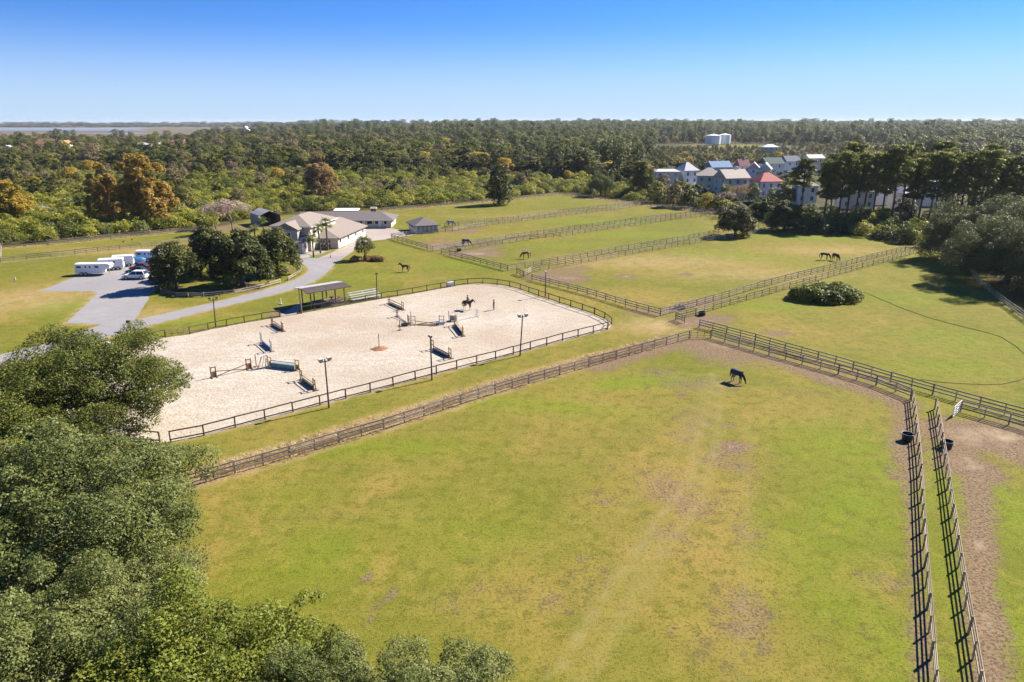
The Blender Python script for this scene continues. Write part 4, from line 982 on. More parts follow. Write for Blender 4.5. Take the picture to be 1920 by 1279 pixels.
def gate(a, b, label, material, h=1.25, n=5, r=.024, braces=(.5,)):
    a, b = Vector(a), Vector(b); t = thing('field_gate', label, 'gate', a); d = b - a; L = d.length; d.normalize()
    for k in range(n):
        z = .15 + (h - .15) * k / (n - 1); m = MB(); m.tube([d * .05 + Vector((0, 0, z)), d * (L - .05) + Vector((0, 0, z))], r, 6); m.build('rail', material, t)
    for f in (0.03, *braces, .97):
        m = MB(); m.tube([d * (L * f) + Vector((0, 0, .12)), d * (L * f) + Vector((0, 0, h))], r * 1.15, 6); m.build('upright', material, t)
    return t
gate(G(311, 633), G(333.5, 629.8), 'left half of the tan tube gate in the arena fence', M['pale_fence'], 1.2)
gate(G(334, 629.7), G(356, 626.5), 'right half of the tan tube gate in the arena fence', M['pale_fence'], 1.2)
M['rust_tube'] = mat('rusty_tube', (.20, .095, .05), .7, .25, 3.0)
gate(G(1293.5, 635.2), G(1332, 634.2), 'rusty tube gate at the corner of the front paddock', M['rust_tube'], 1.25, braces=(.35, .68))
gate(G(1801.5, 770), G(1785, 784), 'open white tube gate standing across the bare soil', M['white'], 1.3, r=.035, braces=(.33, .66))
gate(G(827.5, 475.4), G(842.5, 479.6), 'brown gate into the chestnut horse paddock', M['fence'])
gate(G(801.5, 468.2), G(811.6, 471.4), 'brown gate into the blue-rugged horse paddock', M['fence'])
gate(G(982.5, 519.8), G(997, 525.6), 'tube gate at the muddy gateway near the arena bend', M['rust_tube'])
gate(G(1266, 578.5), G(1281, 575.5), 'grey metal gate panel leaning by the upper fence', M['metal'], 1.1)

# ------------------------------------------------------------------ buildings
def gable_roof(x0, x1, y0, y1, ze, zr, along, ov=.45, th=.16, hip0=0.0, hip1=0.0):
    """roof solid; ridge along 'x' or 'y'; hip0/hip1 pull the ridge ends in"""
    x0 -= ov; x1 += ov; y0 -= ov; y1 += ov; m = MB()
    if along == 'x':
        c = (y0 + y1) / 2; r0, r1 = (x0 + hip0, c), (x1 - hip1, c)
    else:
        c = (x0 + x1) / 2; r0, r1 = (c, y0 + hip0), (c, y1 - hip1)
    t = [(x0, y0, ze), (x1, y0, ze), (x1, y1, ze), (x0, y1, ze), (r0[0], r0[1], zr), (r1[0], r1[1], zr)]
    b = [(p[0], p[1], p[2] - th) for p in t[:4]]
    v = t + b
    if along == 'x': f = [(0, 1, 5, 4), (2, 3, 4, 5), (1, 2, 5), (3, 0, 4)]
    else: f = [(1, 2, 5, 4), (3, 0, 4, 5), (0, 1, 4), (2, 3, 5)]
    f += [(0, 6, 7, 1), (1, 7, 8, 2), (2, 8, 9, 3), (3, 9, 6, 0), (9, 8, 7, 6)]
    return m.poly(v, f)
def window(parent, x, y, z, w, h, face, frame=None, pane=None, bars=1):
    """a framed window on a wall; face: -y, +y, -x, +x"""
    frame = frame or M['white']; pane = pane or M['glass']; m = MB(); p = MB(); d = .05
    ax = {'-y': (1, 0, 0, -1), '+y': (1, 0, 0, 1), '-x': (0, 1, -1, 0), '+x': (0, 1, 1, 0)}[face]
    def bar(mb, a0, a1, z0, z1, dep):
        q0 = (x + ax[0] * a0 + ax[2] * -.02, y + ax[1] * a0 + ax[3] * -.02); q1 = (x + ax[0] * a1 + ax[2] * dep, y + ax[1] * a1 + ax[3] * dep)
        mb.box(min(q0[0], q1[0]), max(q0[0], q1[0]), min(q0[1], q1[1]), max(q0[1], q1[1]), z0, z1)
    e = max(.06, .09 * w)
    bar(m, -w/2 - e, -w/2, z - h/2 - e, z + h/2 + e, d); bar(m, w/2, w/2 + e, z - h/2 - e, z + h/2 + e, d)
    bar(m, -w/2, w/2, z + h/2, z + h/2 + e, d); bar(m, -w/2, w/2, z - h/2 - e, z - h/2, d + .04)
    for k in range(bars): c = -w/2 + w * (k + 1) / (bars + 1); bar(m, c - .03, c + .03, z - h/2, z + h/2, d - .015)
    o = m.build('window', frame, parent)
    bar(p, -w/2, w/2, z - h/2, z + h/2, .012); p.build('pane', pane, o); return o
def walls(parent, x0, x1, y0, y1, z0, z1, material, gable=None, zr=None, name='wall'):
    m = MB()
    if not gable: m.box(x0, x1, y0, y1, z0, z1)
    elif gable == 'y':   # ridge along y: pointed walls face -y and +y
        c = (x0 + x1) / 2
        m.poly([(x0,y0,z0),(x1,y0,z0),(x1,y0,z1),(c,y0,zr),(x0,y0,z1),(x0,y1,z0),(x1,y1,z0),(x1,y1,z1),(c,y1,zr),(x0,y1,z1)], [(0,1,2,3,4),(9,8,7,6,5),(0,5,6,1),(1,6,7,2),(2,7,8,3),(3,8,9,4),(4,9,5,0)])
    else:
        c = (y0 + y1) / 2
        m.poly([(x0,y0,z0),(x0,y1,z0),(x0,y1,z1),(x0,c,zr),(x0,y0,z1),(x1,y0,z0),(x1,y1,z0),(x1,y1,z1),(x1,c,zr),(x1,y0,z1)], [(4,3,2,1,0),(5,6,7,8,9),(0,1,6,5),(1,2,7,6),(2,3,8,7),(3,4,9,8),(4,0,5,9)])
    return m.build(name, material, parent)
def stall(parent, x, y, face, w=1.15, h=.85, z=1.65, half=True, void=None):
    """stable opening: dark pane coloured as inner shade, with a white frame and a lower half-door"""
    o = window(parent, x, y, z, w, h, face, M['white'], void or M['hollow_shade'], 0); o.name = 'stall_opening'
    return o

# main barn: two-storey gabled house in front of a hipped stable wing
bz = math.atan2(-.134, .991)
barn = thing('stable_barn', 'cream two-storey barn with brown hipped roofs and a stable wing', 'barn', at(635, 466.3), bz)
walls(barn, -14.6, 0, 0, 20, 0, 2.75, M['cream'])
rf = gable_roof(-14.6, 0, 0, 20, 2.8, 5.1, 'y', .6, .2, hip0=6.5, hip1=0.0).build('roof', M['shingle'], barn)
for k in range(7): stall(barn, 0, 1.5 + k * 2.75, '+x', .95, .85, 1.75)
for k in range(3):
    m = MB(); m.box(-.01, .05, 3.9 + k * 5.5, 5.0 + k * 5.5, .02, 1.95); d_ = m.build('stall_door', M['white'], barn); m = MB(); m.tube([(.05, 4.9 + k*5.5, 1.0), (.09, 4.9 + k*5.5, 1.1)], .03, 5); m.build('handle', M['dark_metal'], d_)
for x0 in (-5.9, -3.85):      # X-braced barn doors
    m = MB(); m.box(x0, x0 + 1.75, -.07, -.01, .05, 2.3); d_ = m.build('barn_door', M['brown_door'], barn)
    for a, b in (((x0+.1, -.09, .15), (x0+1.65, -.09, 1.1)), ((x0+.1, -.09, 1.1), (x0+1.65, -.09, .15)), ((x0+.1, -.09, 1.25), (x0+1.65, -.09, 2.2)), ((x0+.1, -.09, 2.2), (x0+1.65, -.09, 1.25)), ((x0, -.09, 1.18), (x0+1.75, -.09, 1.18))):
        m = MB(); m.beam(a, b, .05, .12); m.build('brace', M['white'], d_)
m = MB(); m.box(.02, .06, -.02, 20, 2.62, 2.78).box(-7, 0.06, -.66, -.6, 2.6, 2.8); m.build('fascia', M['white'], barn)
walls(barn, -15, -5.2, -4.2, 12, 0, 5.9, M['cream'], name='house_wall')
gable_roof(-15, -5.2, -4.2, 12, 6.0, 8.1, 'y', .55, .2, hip0=5.5, hip1=5.2).build('upper_roof', M['shingle'], barn)
walls(barn, -12.6, -7.2, -7.0, -3.5, 0, 5.6, M['greige'], 'y', 7.05, name='gable_wall')
gw = gable_roof(-12.6, -7.2, -7.0, -2.0, 5.62, 7.2, 'y', .4, .16).build('gable_roof', M['shingle'], barn)
window(barn, -9.9, -7.0, 4.2, 1.9, 1.3, '-y', bars=2)
window(barn, -5.2, -2.2, 4.5, 1.2, 1.5, '+x', bars=1); window(barn, -5.2, .5, 4.5, 1.2, 1.5, '+x', bars=1); window(barn, -5.2, 3.4, 4.6, .9, 1.2, '+x', bars=1); window(barn, -5.2, 6.2, 4.6, .9, 1.2, '+x', bars=1)
window(barn, -7.2, -5.4, 4.3, .9, 1.3, '+x', bars=0)
m = MB(); m.poly([(-13.2,-8.2,2.7),(-5.4,-8.2,2.7),(-4.6,-3.9,3.9),(-13.2,-3.9,3.9),(-13.2,-8.2,2.55),(-5.4,-8.2,2.55),(-4.6,-3.9,3.75),(-13.2,-3.9,3.75)], [(0,1,2,3),(7,6,5,4),(0,4,5,1),(1,5,6,2),(2,6,7,3),(3,7,4,0)]); m.build('porch_roof', M['shingle'], barn)
walls(barn, -12.7, -5.9, -7.9, -4.2, 0, 2.6, M['cream'], name='porch_wall')
window(barn, -7.2, -7.9, 1.6, .8, 1.1, '-y', bars=0); window(barn, -5.9, -6.0, 1.6, 1.0, 1.2, '+x', bars=1)
m = MB(); m.box(-9.2, -8.2, -7.96, -7.9, 0.02, 2.05); d_ = m.build('front_door', M['white'], barn); m = MB(); m.tube([(-8.35, -7.97, 1.0), (-8.35, -8.03, 1.05)], .03, 5); m.build('handle', M['dark_metal'], d_)
m = MB(); m.box(-15.56, -4.64, -4.76, -4.70, 5.72, 5.95).box(-4.70, -4.62, -4.7, 12.5, 5.72, 5.95); m.build('gutter', M['white'], barn)

# long stable at the back of the yard
p0 = G(734, 427); st2 = thing('long_stable', 'long low white stable with a brown roof behind the barn', 'stable', p0, R(1.5))
walls(st2, -27, 0, 0, 10, 0, 2.35, M['cream'])
gable_roof(-27, 0, 0, 10, 2.4, 4.2, 'x', .9, .2, hip0=0, hip1=4.5).build('roof', M['shingle_dark'], st2)
for k in range(11):
    x = -1.7 - k * 2.35; w_ = 1.5 if k % 3 else .8
    stall(st2, x, 0, '-y', w_, .85, 1.55)
for x in (-3.4, -8.1, -12.9, -17.6):
    m = MB(); m.box(x - .45, x + .45, -.06, -.005, .02, 2.0); d_ = m.build('stall_door', M['white'], st2); m = MB(); m.tube([(x + .35, -.06, 1.0), (x + .35, -.11, 1.05)], .03, 5); m.build('handle', M['dark_metal'], d_)
window(st2, 0, 4.6, 1.5, 1.2, .9, '+x', pane=M['hollow_shade'], bars=0)
m = MB(); m.box(-27.9, .9, -.96, -.9, 2.2, 2.42); m.build('fascia', M['white'], st2)
# small stable beside the back paddock
p0 = G(780.6, 438.2); st3 = thing('small_stable', 'small hip-roofed stable with grey shutters at the paddock corner', 'stable', p0, math.atan2(2.6, 6.2))
walls(st3, 0, 6.4, 0, 8.4, 0, 2.15, M['white'])
gable_roof(0, 6.4, 0, 8.4, 2.2, 3.95, 'y', .7, .18, hip0=3.8, hip1=3.8).build('roof', M['shingle_dark'], st3)
for k in range(6): stall(st3, 0, .9 + k * 1.32, '-x', .85, .6, 1.6)
M['shutter'] = mat('grey_shutter', (.36, .37, .39), .6, .1, 2.0)
for k in range(5):
    x = .75 + k * 1.22; m = MB(); m.box(x - .42, x + .42, -.05, -.003, .35, 1.95); sh = m.build('shutter', M['shutter'], st3)
    m = MB()
    for q in range(7): m.box(x - .34, x + .34, -.075, -.05, .5 + q * .2, .58 + q * .2)
    m.build('slats', M['shutter'], sh)
# white-roofed lean-to behind the long stable
p0 = G(623, 408.5); t = thing('white_lean_to', 'white flat-roofed shed behind the long stable', 'shed', p0 + Vector((0, 1.5, 0)), R(1.5))
for x in (0.3, 3.9, 7.7):
    for y_ in (.3, 3.7): m = MB(); m.box(x - .08, x + .08, y_ - .08, y_ + .08, 0, 1.9 + .1 * y_); m.build('post', M['white'], t)
m = MB(); m.poly([(0,0,1.95),(8.2,0,1.95),(8.2,4,2.3),(0,4,2.3),(0,0,2.15),(8.2,0,2.15),(8.2,4,2.5),(0,4,2.5)], [(0,3,2,1),(4,5,6,7),(0,1,5,4),(1,2,6,5),(2,3,7,6),(3,0,4,7)]); m.build('roof', M['white'], t)
walls(t, .2, 8.0, 3.75, 3.9, 0, 2.2, M['metal'], name='back_wall')
# little wooden shed at the scrub edge
t = thing('tool_shed', 'tiny brown shed at the scrub edge behind the long stable', 'shed', at(701, 398.5))
walls(t, -.9, .9, -.7, .7, 0, 1.4, M['brown_door'], 'x', 1.9); gable_roof(-.9, .9, -.7, .7, 1.42, 2.0, 'x', .2, .08).build('roof', M['tan_roof'], t)
m = MB(); m.box(-.35, .35, -.75, -.7, .02, 1.2); m.build('door', M['fence'], t)
# hay shed: metal tunnel with an open dark mouth
p0 = G(520, 426); hy = thing('hay_shed', 'grey metal hay shed with a dark open mouth', 'shed', p0 + Vector((-2.6, 2.0, 0)), R(36))
def arch(w, h, n=10): return [(w * x, h * z) for x, z in ((-.5, 0), (-.5, .66), (-.47, .72), (-.25, .87), (0, 1.0), (.25, .87), (.47, .72), (.5, .66), (.5, 0))]
A = arch(6.4, 4.6); B = arch(6.2, 4.48); m = MB(); nA = len(A)
v = [(a, 0, z) for a, z in A] + [(a, 9.5, z) for a, z in A] + [(a, 0, z) for a, z in B] + [(a, 9.5, z) for a, z in B]
f = [(i, i+1, nA+i+1, nA+i) for i in range(nA-1)] + [(2*nA+i+1, 2*nA+i, 3*nA+i, 3*nA+i+1) for i in range(nA-1)] + [(i+1, i, 2*nA+i, 2*nA+i+1) for i in range(nA-1)]
m.poly(v, f); m.build('shell', mat('dull_sheet_metal', (.30, .29, .29), .7, .15, 1.0), hy)
m = MB(); m.poly([(a, 9.3, z) for a, z in B], [tuple(range(nA))]); m.build('end_wall', M['hollow_shade'], hy)  # end wall coloured near black so the mouth reads as shaded
for k in range(3):
    m = MB(); v = [(a * .985, .4 + k * 4.2, z * .985) for a, z in B]; m.tube(v, .06, 5, cap=False); m.build('rib', M['dark_metal'], hy)
for q in range(9):
    m = MB(); x, z = -1.8 + (q % 3) * 1.25, (q // 3) * .62; m.box(x, x + 1.15, 5.2, 7.4, .02 + z, .6 + z)
    o = m.build('hay_bale', mat('hay', (.34, .25, .10), .95, .3, 6.0) if q == 0 else bpy.data.materials['hay'], None, hy.location, hy.rotation_euler.z); tag(o, 'straw bale stacked inside the dark hay shed', 'hay bale', 'bales in the hay shed')
t = thing('sand_pile', 'pale yellow sand heap beside the hay shed mouth', 'sand pile', at(535, 424))
m = MB(); nn = 14; rr_ = [(2.6, 0), (2.2, .5), (1.5, 1.05), (.7, 1.45), (.05, 1.6)]
m.poly([(r * math.cos(6.283*k/nn) * (1 + .12 * math.sin(k * 2.1)), r * math.sin(6.283*k/nn), z) for r, z in rr_ for k in range(nn)], [(i*nn+k, i*nn+(k+1)%nn, (i+1)*nn+(k+1)%nn, (i+1)*nn+k) for i in range(4) for k in range(nn)]); m.build('heap', M['gravel'] if 0 else mat('yellow_sand', (.42, .32, .17), .95, .2, 2.0), t, smooth=True)

# pavilion by the arena
ADIR = math.atan2(43.5, 51)
pv = thing('arena_pavilion', 'open timber pavilion with a metal roof beside the arena', 'pavilion', G(583, 581), ADIR)
M['timber'] = mat('pavilion_timber', (.22, .165, .115), .85, .25, 2.0, stretch=(3, 3, .5))
for x in (.25, 2.4, 4.7, 6.4):
    for y_ in (.25, 3.7):
        m = MB(); m.box(x - .08, x + .08, y_ - .08, y_ + .08, 0, 2.75); m.build('post', M['timber'], pv)
for y_ in (.25, 3.7):
    m = MB(); m.box(-.2, 6.9, y_ - .07, y_ + .07, 2.75, 2.95); m.build('beam', M['timber'], pv)
m = MB(); m.poly([(-.7,-.7,2.96),(7.3,-.7,2.96),(7.3,2,3.3),(-.7,2,3.3),(-.7,-.7,3.06),(7.3,-.7,3.06),(7.3,2,3.4),(-.7,2,3.4)], [(0,3,2,1),(4,5,6,7),(0,1,5,4),(1,2,6,5),(2,3,7,6),(3,0,4,7)]); m.build('roof_slope', mat('brown_sheet_metal', (.085, .062, .048), .6, .15, 1.0), pv)
m = MB(); m.poly([(-.7,2,3.3),(7.3,2,3.3),(7.3,4.7,2.96),(-.7,4.7,2.96),(-.7,2,3.4),(7.3,2,3.4),(7.3,4.7,3.06),(-.7,4.7,3.06)], [(0,3,2,1),(4,5,6,7),(0,1,5,4),(1,2,6,5),(2,3,7,6),(3,0,4,7)]); m.build('roof_sheet', M['metal'], pv)
m = MB(); m.box(1.9, 6.7, .15, 3.9, .03, .45); m.build('deck', M['pale_fence'], pv)
for z in (.8, 1.15):
    m = MB(); m.box(1.9, 6.7, .1, .17, z, z + .08); m.build('railing', M['timber'], pv)
for k in range(16):
    m = MB(); m.box(2.0 + k * .3, 2.06 + k * .3, .11, .16, .45, 1.2); m.build('baluster', M['timber'], pv)
t = thing('picnic_table', 'wooden picnic table under the pavilion roof', 'table', pv.location + Vector((3.0, 4.4, .45)), ADIR)
m = MB(); m.box(-.9, .9, -.4, .4, .7, .76); m.build('top', M['rust_tube'], t)
for s_ in (-1, 1):
    m = MB(); m.box(-.9, .9, s_ * .75 - .14, s_ * .75 + .14, .42, .47); m.build('bench', M['rust_tube'], t)
    m = MB(); m.beam((s_ * .65, -.7, 0), (s_ * .65, .25, .7), .06, .1).beam((s_ * .65, .7, 0), (s_ * .65, -.25, .7), .06, .1); m.build('leg', M['rust_tube'], t)
# bleachers
bl = thing('bleachers', 'four-row aluminium bleachers beside the arena', 'bleachers', G(664, 568.5), ADIR)
for k in range(4):
    y_ = .4 + k * .55; z = .42 + k * .3
    m = MB(); m.box(0, 5.6, y_, y_ + .3, z, z + .06); m.build('seat_plank', M['alu'], bl)
    if k: m = MB(); m.box(0, 5.6, y_ - .28, y_ - .05, z - .3, z - .26); m.build('foot_plank', M['alu'], bl)
for x in (.4, 2.8, 5.2):
    m = MB(); m.beam((x, .3, .05), (x, 2.4, .05), .06, .06).beam((x, .45, .05), (x, 2.2, 1.3), .06, .06).beam((x, 2.2, .05), (x, 2.2, 1.3), .06, .06); m.build('frame', M['alu'], bl)

# houses of the village behind the thicket
def house(label, px, Y, z_off, w, d, h, zr, wall, roof, rz=0.0, kind='gable', along='x', wins=2, rows=2, chimney=False, name='house', hip=None, porch=False):
    x = (px - 960) / F_PX * (Y * CT + (CAM_H - h) * ST); w *= .88
    t = thing(name, label, 'house', (x, Y, z_off), rz)
    walls(t, -w/2, w/2, 0, d, -1, h, wall, None if kind == 'hip' else along, zr - .1)
    hp = (min(w, d) * .5 if hip is None else hip) if kind == 'hip' else 0
    r_ = gable_roof(-w/2, w/2, 0, d, h + .02, zr, along, .5, .18, hp, hp).build('roof', roof, t)
    for rI in range(rows):
        for k in range(wins): window(t, -w/2 + w * (k + .5) / wins, 0, h - 1.5 - rI * 2.9, .95, 1.5, '-y', bars=1)
        for k in range(max(1, wins - 1)): window(t, -w/2, d * (k + .5) / max(1, wins - 1), h - 1.5 - rI * 2.9, .9, 1.4, '-x', bars=1)
    if chimney:
        m = MB(); m.box(w*.2, w*.2 + .8, d*.5, d*.5 + .8, h, zr + 1.0); m.build('chimney', M['white'], r_)
    if porch:
        m = MB(); m.box(-w/2 - .2, w/2 + .2, -2.2, -.02, 2.6, 2.75); m.build('porch_roof', roof, t)
        for k in range(4): m = MB(); q = -w/2 + w * k / 3; m.box(q - .09, q + .09, -2.1, -1.92, -.5, 2.6); m.build('porch_post', M['white'], t)
    return t
hc = {k_: mat('siding_' + k_, c_, .75, .06, .5) for k_, c_ in dict(sage=(.52, .51, .42), grey=(.56, .54, .52), blue=(.52, .56, .60), lblue=(.70, .73, .77), white=(.78, .77, .74), tan=(.60, .54, .45), pink=(.64, .53, .48)).items()}
rc = {k_: mat('roof_' + k_, c_, .75, .08, 2.0, stretch=(4, .3, 1), spec=.15) for k_, c_ in dict(blue=(.17, .25, .37), red=(.40, .12, .11), maroon=(.20, .08, .09), pale=(.54, .52, .52), green=(.045, .085, .075), slate=(.11, .13, .17), pinkish=(.52, .40, .37), orange=(.34, .19, .085), white=(.68, .68, .68), lightgrey=(.44, .43, .44)).items()}
house('light blue house with a tan roof at the pine row', 1516, 246, 0, 7.5, 9, 8.6, 10.6, hc['lblue'], M['tan_roof'], R(-8), 'hip', 'y', 2, 3, hip=3.4)
house('blue-grey house with a bright red hipped roof', 1447, 268, 0, 10.5, 8, 8.3, 11.4, hc['blue'], rc['red'], R(12), 'hip', 'x', 3, 2)
house('tan house with a pale gabled roof behind the bare tree', 1384, 275, 0, 12, 8.5, 9.0, 12.2, hc['tan'], M['tan_roof'], R(18), 'gable', 'x', 3, 2, True)
house('sage green house with a tan hipped roof', 1331, 282, 0, 10.5, 9, 9.4, 12.4, hc['sage'], M['tan_roof'], R(-12), 'hip', 'x', 3, 2)
house('pale house with a light grey hipped roof', 1297, 322, 0, 8.5, 8, 8.8, 12.4, hc['white'], rc['lightgrey'], R(20), 'hip', 'x', 2, 2, porch=True)
house('low grey house at the left end of the village', 1253, 318, 0, 12, 8, 8.6, 9.6, hc['grey'], rc['lightgrey'], R(3), 'hip', 'x', 3, 2, hip=2)
house('house with a long bright blue roof', 1354, 385, 0, 13.5, 8, 6.4, 9.6, hc['lblue'], rc['blue'], R(14), 'gable', 'x', 3, 1)
house('house with a pale pink roof between blue and red roofs', 1385, 400, 0, 6.5, 7, 6.8, 9.8, hc['pink'], rc['pinkish'], R(-14), 'gable', 'y', 1, 1)
house('house with a maroon gabled roof and a chimney', 1397, 392, 0, 6.5, 7, 6.7, 10.2, hc['white'], rc['maroon'], R(10), 'gable', 'x', 2, 1, True)
house('white twin house with a pinkish gabled roof, left half', 1413, 372, 0, 6.5, 8, 6.6, 9.8, hc['white'], rc['pinkish'], R(-20), 'gable', 'y', 1, 1)
house('white twin house with a pinkish gabled roof, right half', 1434, 370, 0, 6.5, 8, 6.4, 9.6, hc['white'], rc['pale'], R(-24), 'gable', 'y', 1, 1)
house('house with a dark green roof and white gable end', 1454, 408, 0, 13, 8, 7.0, 10.4, hc['white'], rc['green'], R(14), 'gable', 'x', 2, 1)
house('house with a slate blue roof behind the green one', 1488, 425, 0, 10, 8, 7.4, 10.6, hc['white'], rc['slate'], R(10), 'gable', 'x', 2, 1)
house('house with a white metal roof above the pines', 1532, 440, 0, 11, 8, 8.6, 10.6, hc['pink'], rc['white'], R(6), 'gable', 'x', 2, 1)
house('tan gabled house half hidden by the left pines', 1612, 250, 0, 13, 9, 6.2, 9.6, hc['tan'], M['shingle'], R(-10), 'gable', 'x', 3, 2)
house('grey house behind the middle pines', 1712, 246, 0, 8, 8, 6.0, 8.6, hc['grey'], rc['lightgrey'], R(8), 'hip', 'x', 2, 2)
house('house with a white roof glinting through the pines', 1752, 258, 0, 11, 9, 7.6, 10.2, hc['white'], rc['white'], R(-6), 'gable', 'x', 3, 2)
house('pale house behind the pines beside the tan one', 1655, 262, 0, 8, 8, 5.6, 7.6, hc['white'], rc['white'], R(4), 'hip', 'x', 2, 1)
house('far house with a big orange roof over the left woods', 86, 735, 0, 27, 13, 8.2, 13.4, hc['tan'], rc['orange'], R(-4), 'gable', 'x', 4, 1)
house('small far house with an orange roof near the big one', 120, 760, 0, 9, 8, 8, 11.5, hc['tan'], rc['orange'], R(-4), 'gable', 'y', 1, 1)
house('far pale house with a grey roof in the left woods', 268, 700, 0, 13, 9, 8.8, 10.6, hc['tan'], rc['lightgrey'], R(10), 'gable', 'x', 2, 1)
house('far pinkish house in the left woods', 296, 720, 0, 10, 8, 8.0, 10.4, hc['pink'], rc['pinkish'], R(-8), 'gable', 'y', 2, 1)
house('far house with two orange roof ends near the marsh', 332, 790, 0, 14, 9, 8.4, 12.2, hc['tan'], rc['orange'], R(2), 'gable', 'x', 2, 1)
house('far white house at the left edge of the woods', 12, 640, 0, 9, 8, 7.0, 10.0, hc['grey'], rc['lightgrey'], R(14), 'gable', 'y', 1, 1)
house('far white building with a pointed roof by the marsh', 460, 1500, 0, 16, 12, 12, 22, hc['white'], rc['white'], R(0), 'gable', 'y', 2, 1)
house('far low building with a white roof before the pine belt', 1447, 700, 0, 16, 10, 6.5, 9.0, hc['tan'], rc['white'], R(0), 'hip', 'x', 3, 1)
house('far building with a white roof in the right woods', 1730, 600, 0, 14, 10, 10, 13.5, hc['white'], rc['white'], R(4), 'gable', 'x', 3, 1)
# water tanks
M['tank'] = mat('tank_white_paint', (.70, .73, .76), .5, .05, .05)
for px, Y, r_, lb in ((1336.5, 893, 9.3, 'nearer white water tank with a low conical roof'), (1358, 912, 7.6, 'farther white water tank with a low conical roof')):
    x = (px - 960) / F_PX * (Y * CT + 24 * ST); z0 = tz(x, Y) - .3
    t = thing('water_tank', lb, 'water tank', (x, Y, z0)); n_ = 40
    m = MB(); m.tube([(0, 0, 0), (0, 0, 10.8)], r_, n_, cap=False); m.build('shell', M['tank'], t, smooth=True)
    m = MB(); m.poly([(r_ * 1.015 * math.cos(6.283*k/n_), r_ * 1.015 * math.sin(6.283*k/n_), 10.8) for k in range(n_)] + [(0, 0, 12.6)], [(k, (k+1) % n_, n_) for k in range(n_)]); m.build('roof', M['tank'], t)
    m = MB(); a = -2.2; m.beam((r_ * 1.03 * math.cos(a), r_ * 1.03 * math.sin(a), 0), (r_ * 1.03 * math.cos(a), r_ * 1.03 * math.sin(a), 11), .5, .15); m.build('ladder', M['metal'], t)
    m = MB(); m.tube([(0, 0, 12.5), (0, 0, 13.3)], .5, 8); m.build('vent', M['tank'], t)
# thin mast on the horizon
t = thing('radio_mast', 'thin radio mast standing above the far woods', 'mast', ((578 - 960) / F_PX * 2500, 2600, 0)); m = MB(); m.tube([(0, 0, 0), (0, 0, 46)], [.8, .3], 5); m.build('mast', M['metal'], t)

# ------------------------------------------------------------------ animals and people
def skin(name, V, E, rad, root, mats, pick=None, sub=1):
    me = bpy.data.meshes.new(name + '_cage'); me.from_pydata(V, E, []); o = put('cage', me)
    md = o.modifiers.new('skin', 'SKIN'); md.use_smooth_shade = True
    for i, r in enumerate(rad): me.skin_vertices[0].data[i].radius = r if isinstance(r, tuple) else (r, r); me.skin_vertices[0].data[i].use_root = (i == root)
    s_ = o.modifiers.new('sub', 'SUBSURF'); s_.levels = sub; s_.render_levels = sub
    dg = bpy.context.evaluated_depsgraph_get(); out = bpy.data.meshes.new_from_object(o.evaluated_get(dg)); out.name = name
    bpy.data.objects.remove(o); bpy.data.meshes.remove(me)
    out.materials.clear()
    for m_ in mats: out.materials.append(m_)
    if pick:
        for p in out.polygons: p.material_index = pick(p.center)
    for p in out.polygons: p.use_smooth = True
    return out
def horse_mesh(name, coat, graze=False, socks=None):
    V = [(-.15,0,1.33),(-.62,0,1.36),(-.8,0,1.33),(.2,0,1.27),(.5,0,1.27)]; rad = [.29,.27,.16,.31,.27]; E = [(0,1),(1,2),(0,3),(3,4)]
    if graze: nk = [((.68,0,1.30),.19),((.92,0,1.0),.145),((1.12,0,.70),.11),((1.22,0,.52),.11),((1.30,0,.28),.075),((1.33,0,.12),.06)]
    else: nk = [((.68,0,1.42),.21),((.92,0,1.60),.16),((1.12,0,1.78),.12),((1.24,0,1.72),.115),((1.42,0,1.52),.08),((1.50,0,1.42),.065)]
    l = 4
    for p, r in nk: V.append(p); rad.append(r); E.append((l, len(V)-1)); l = len(V)-1
    poll = len(V) - 4
    for s in (-1, 1):
        e = Vector(nk[2][0]) + Vector((.0, s*.07, .14 if not graze else .10)); V.append(tuple(e)); rad.append(.025); E.append((poll, len(V)-1))
        f = len(V); V += [(.50,s*.15,1.0),(.52,s*.16,.58),(.52,s*.16,.34),(.53,s*.16,.13),(.57,s*.16,.04)]; rad += [.12,.065,.05,.05,.06]; E += [(4,f),(f,f+1),(f+1,f+2),(f+2,f+3),(f+3,f+4)]
        dx = .12 if s > 0 else 0
        f = len(V); V += [(-.56,s*.16,1.05),(-.48+dx,s*.17,.84),(-.72+dx,s*.16,.50),(-.69+dx,s*.16,.3),(-.67+dx,s*.16,.13),(-.63+dx,s*.16,.04)]; rad += [.19,.13,.068,.05,.05,.06]; E += [(1,f),(f,f+1),(f+1,f+2),(f+2,f+3),(f+3,f+4),(f+4,f+5)]
    return skin(name, V, E, rad, 0, [coat, M['tyre'], socks or M['tyre']], lambda c: 1 if c.z < .09 else (2 if c.z < .42 and abs(c.y) > .07 and c.x < .7 else 0))
def tail_mane(parent, material, graze=False):
    m = MB(); m.tube([(-.86,0,1.38),(-.98,0,1.2),(-1.0,0,.85),(-.97,0,.55)], [.05,.075,.08,.03], 6); m.build('tail', material, parent, smooth=True)
    pts = [(.62,0,1.62),(.86,0,1.78),(1.08,0,1.92),(1.2,0,1.86)] if not graze else [(.66,0,1.52),(.96,0,1.18),(1.2,0,.84),(1.3,0,.64)]
    m = MB(); m.tube(pts, [.05,.06,.055,.03], 5); m.build('mane', material, parent, smooth=True)
    hd = (Vector((1.33, 0, 1.64)), .1) if not graze else (Vector((1.27, 0, .42)), .1)
    m = MB()
    for s in (-1, 1): m.tube([hd[0] + Vector((-.04, s * .085, .03)), hd[0] + Vector((-.04, s * .11, .03))], .018, 5)
    m.build('eyes', M['tyre'], parent)
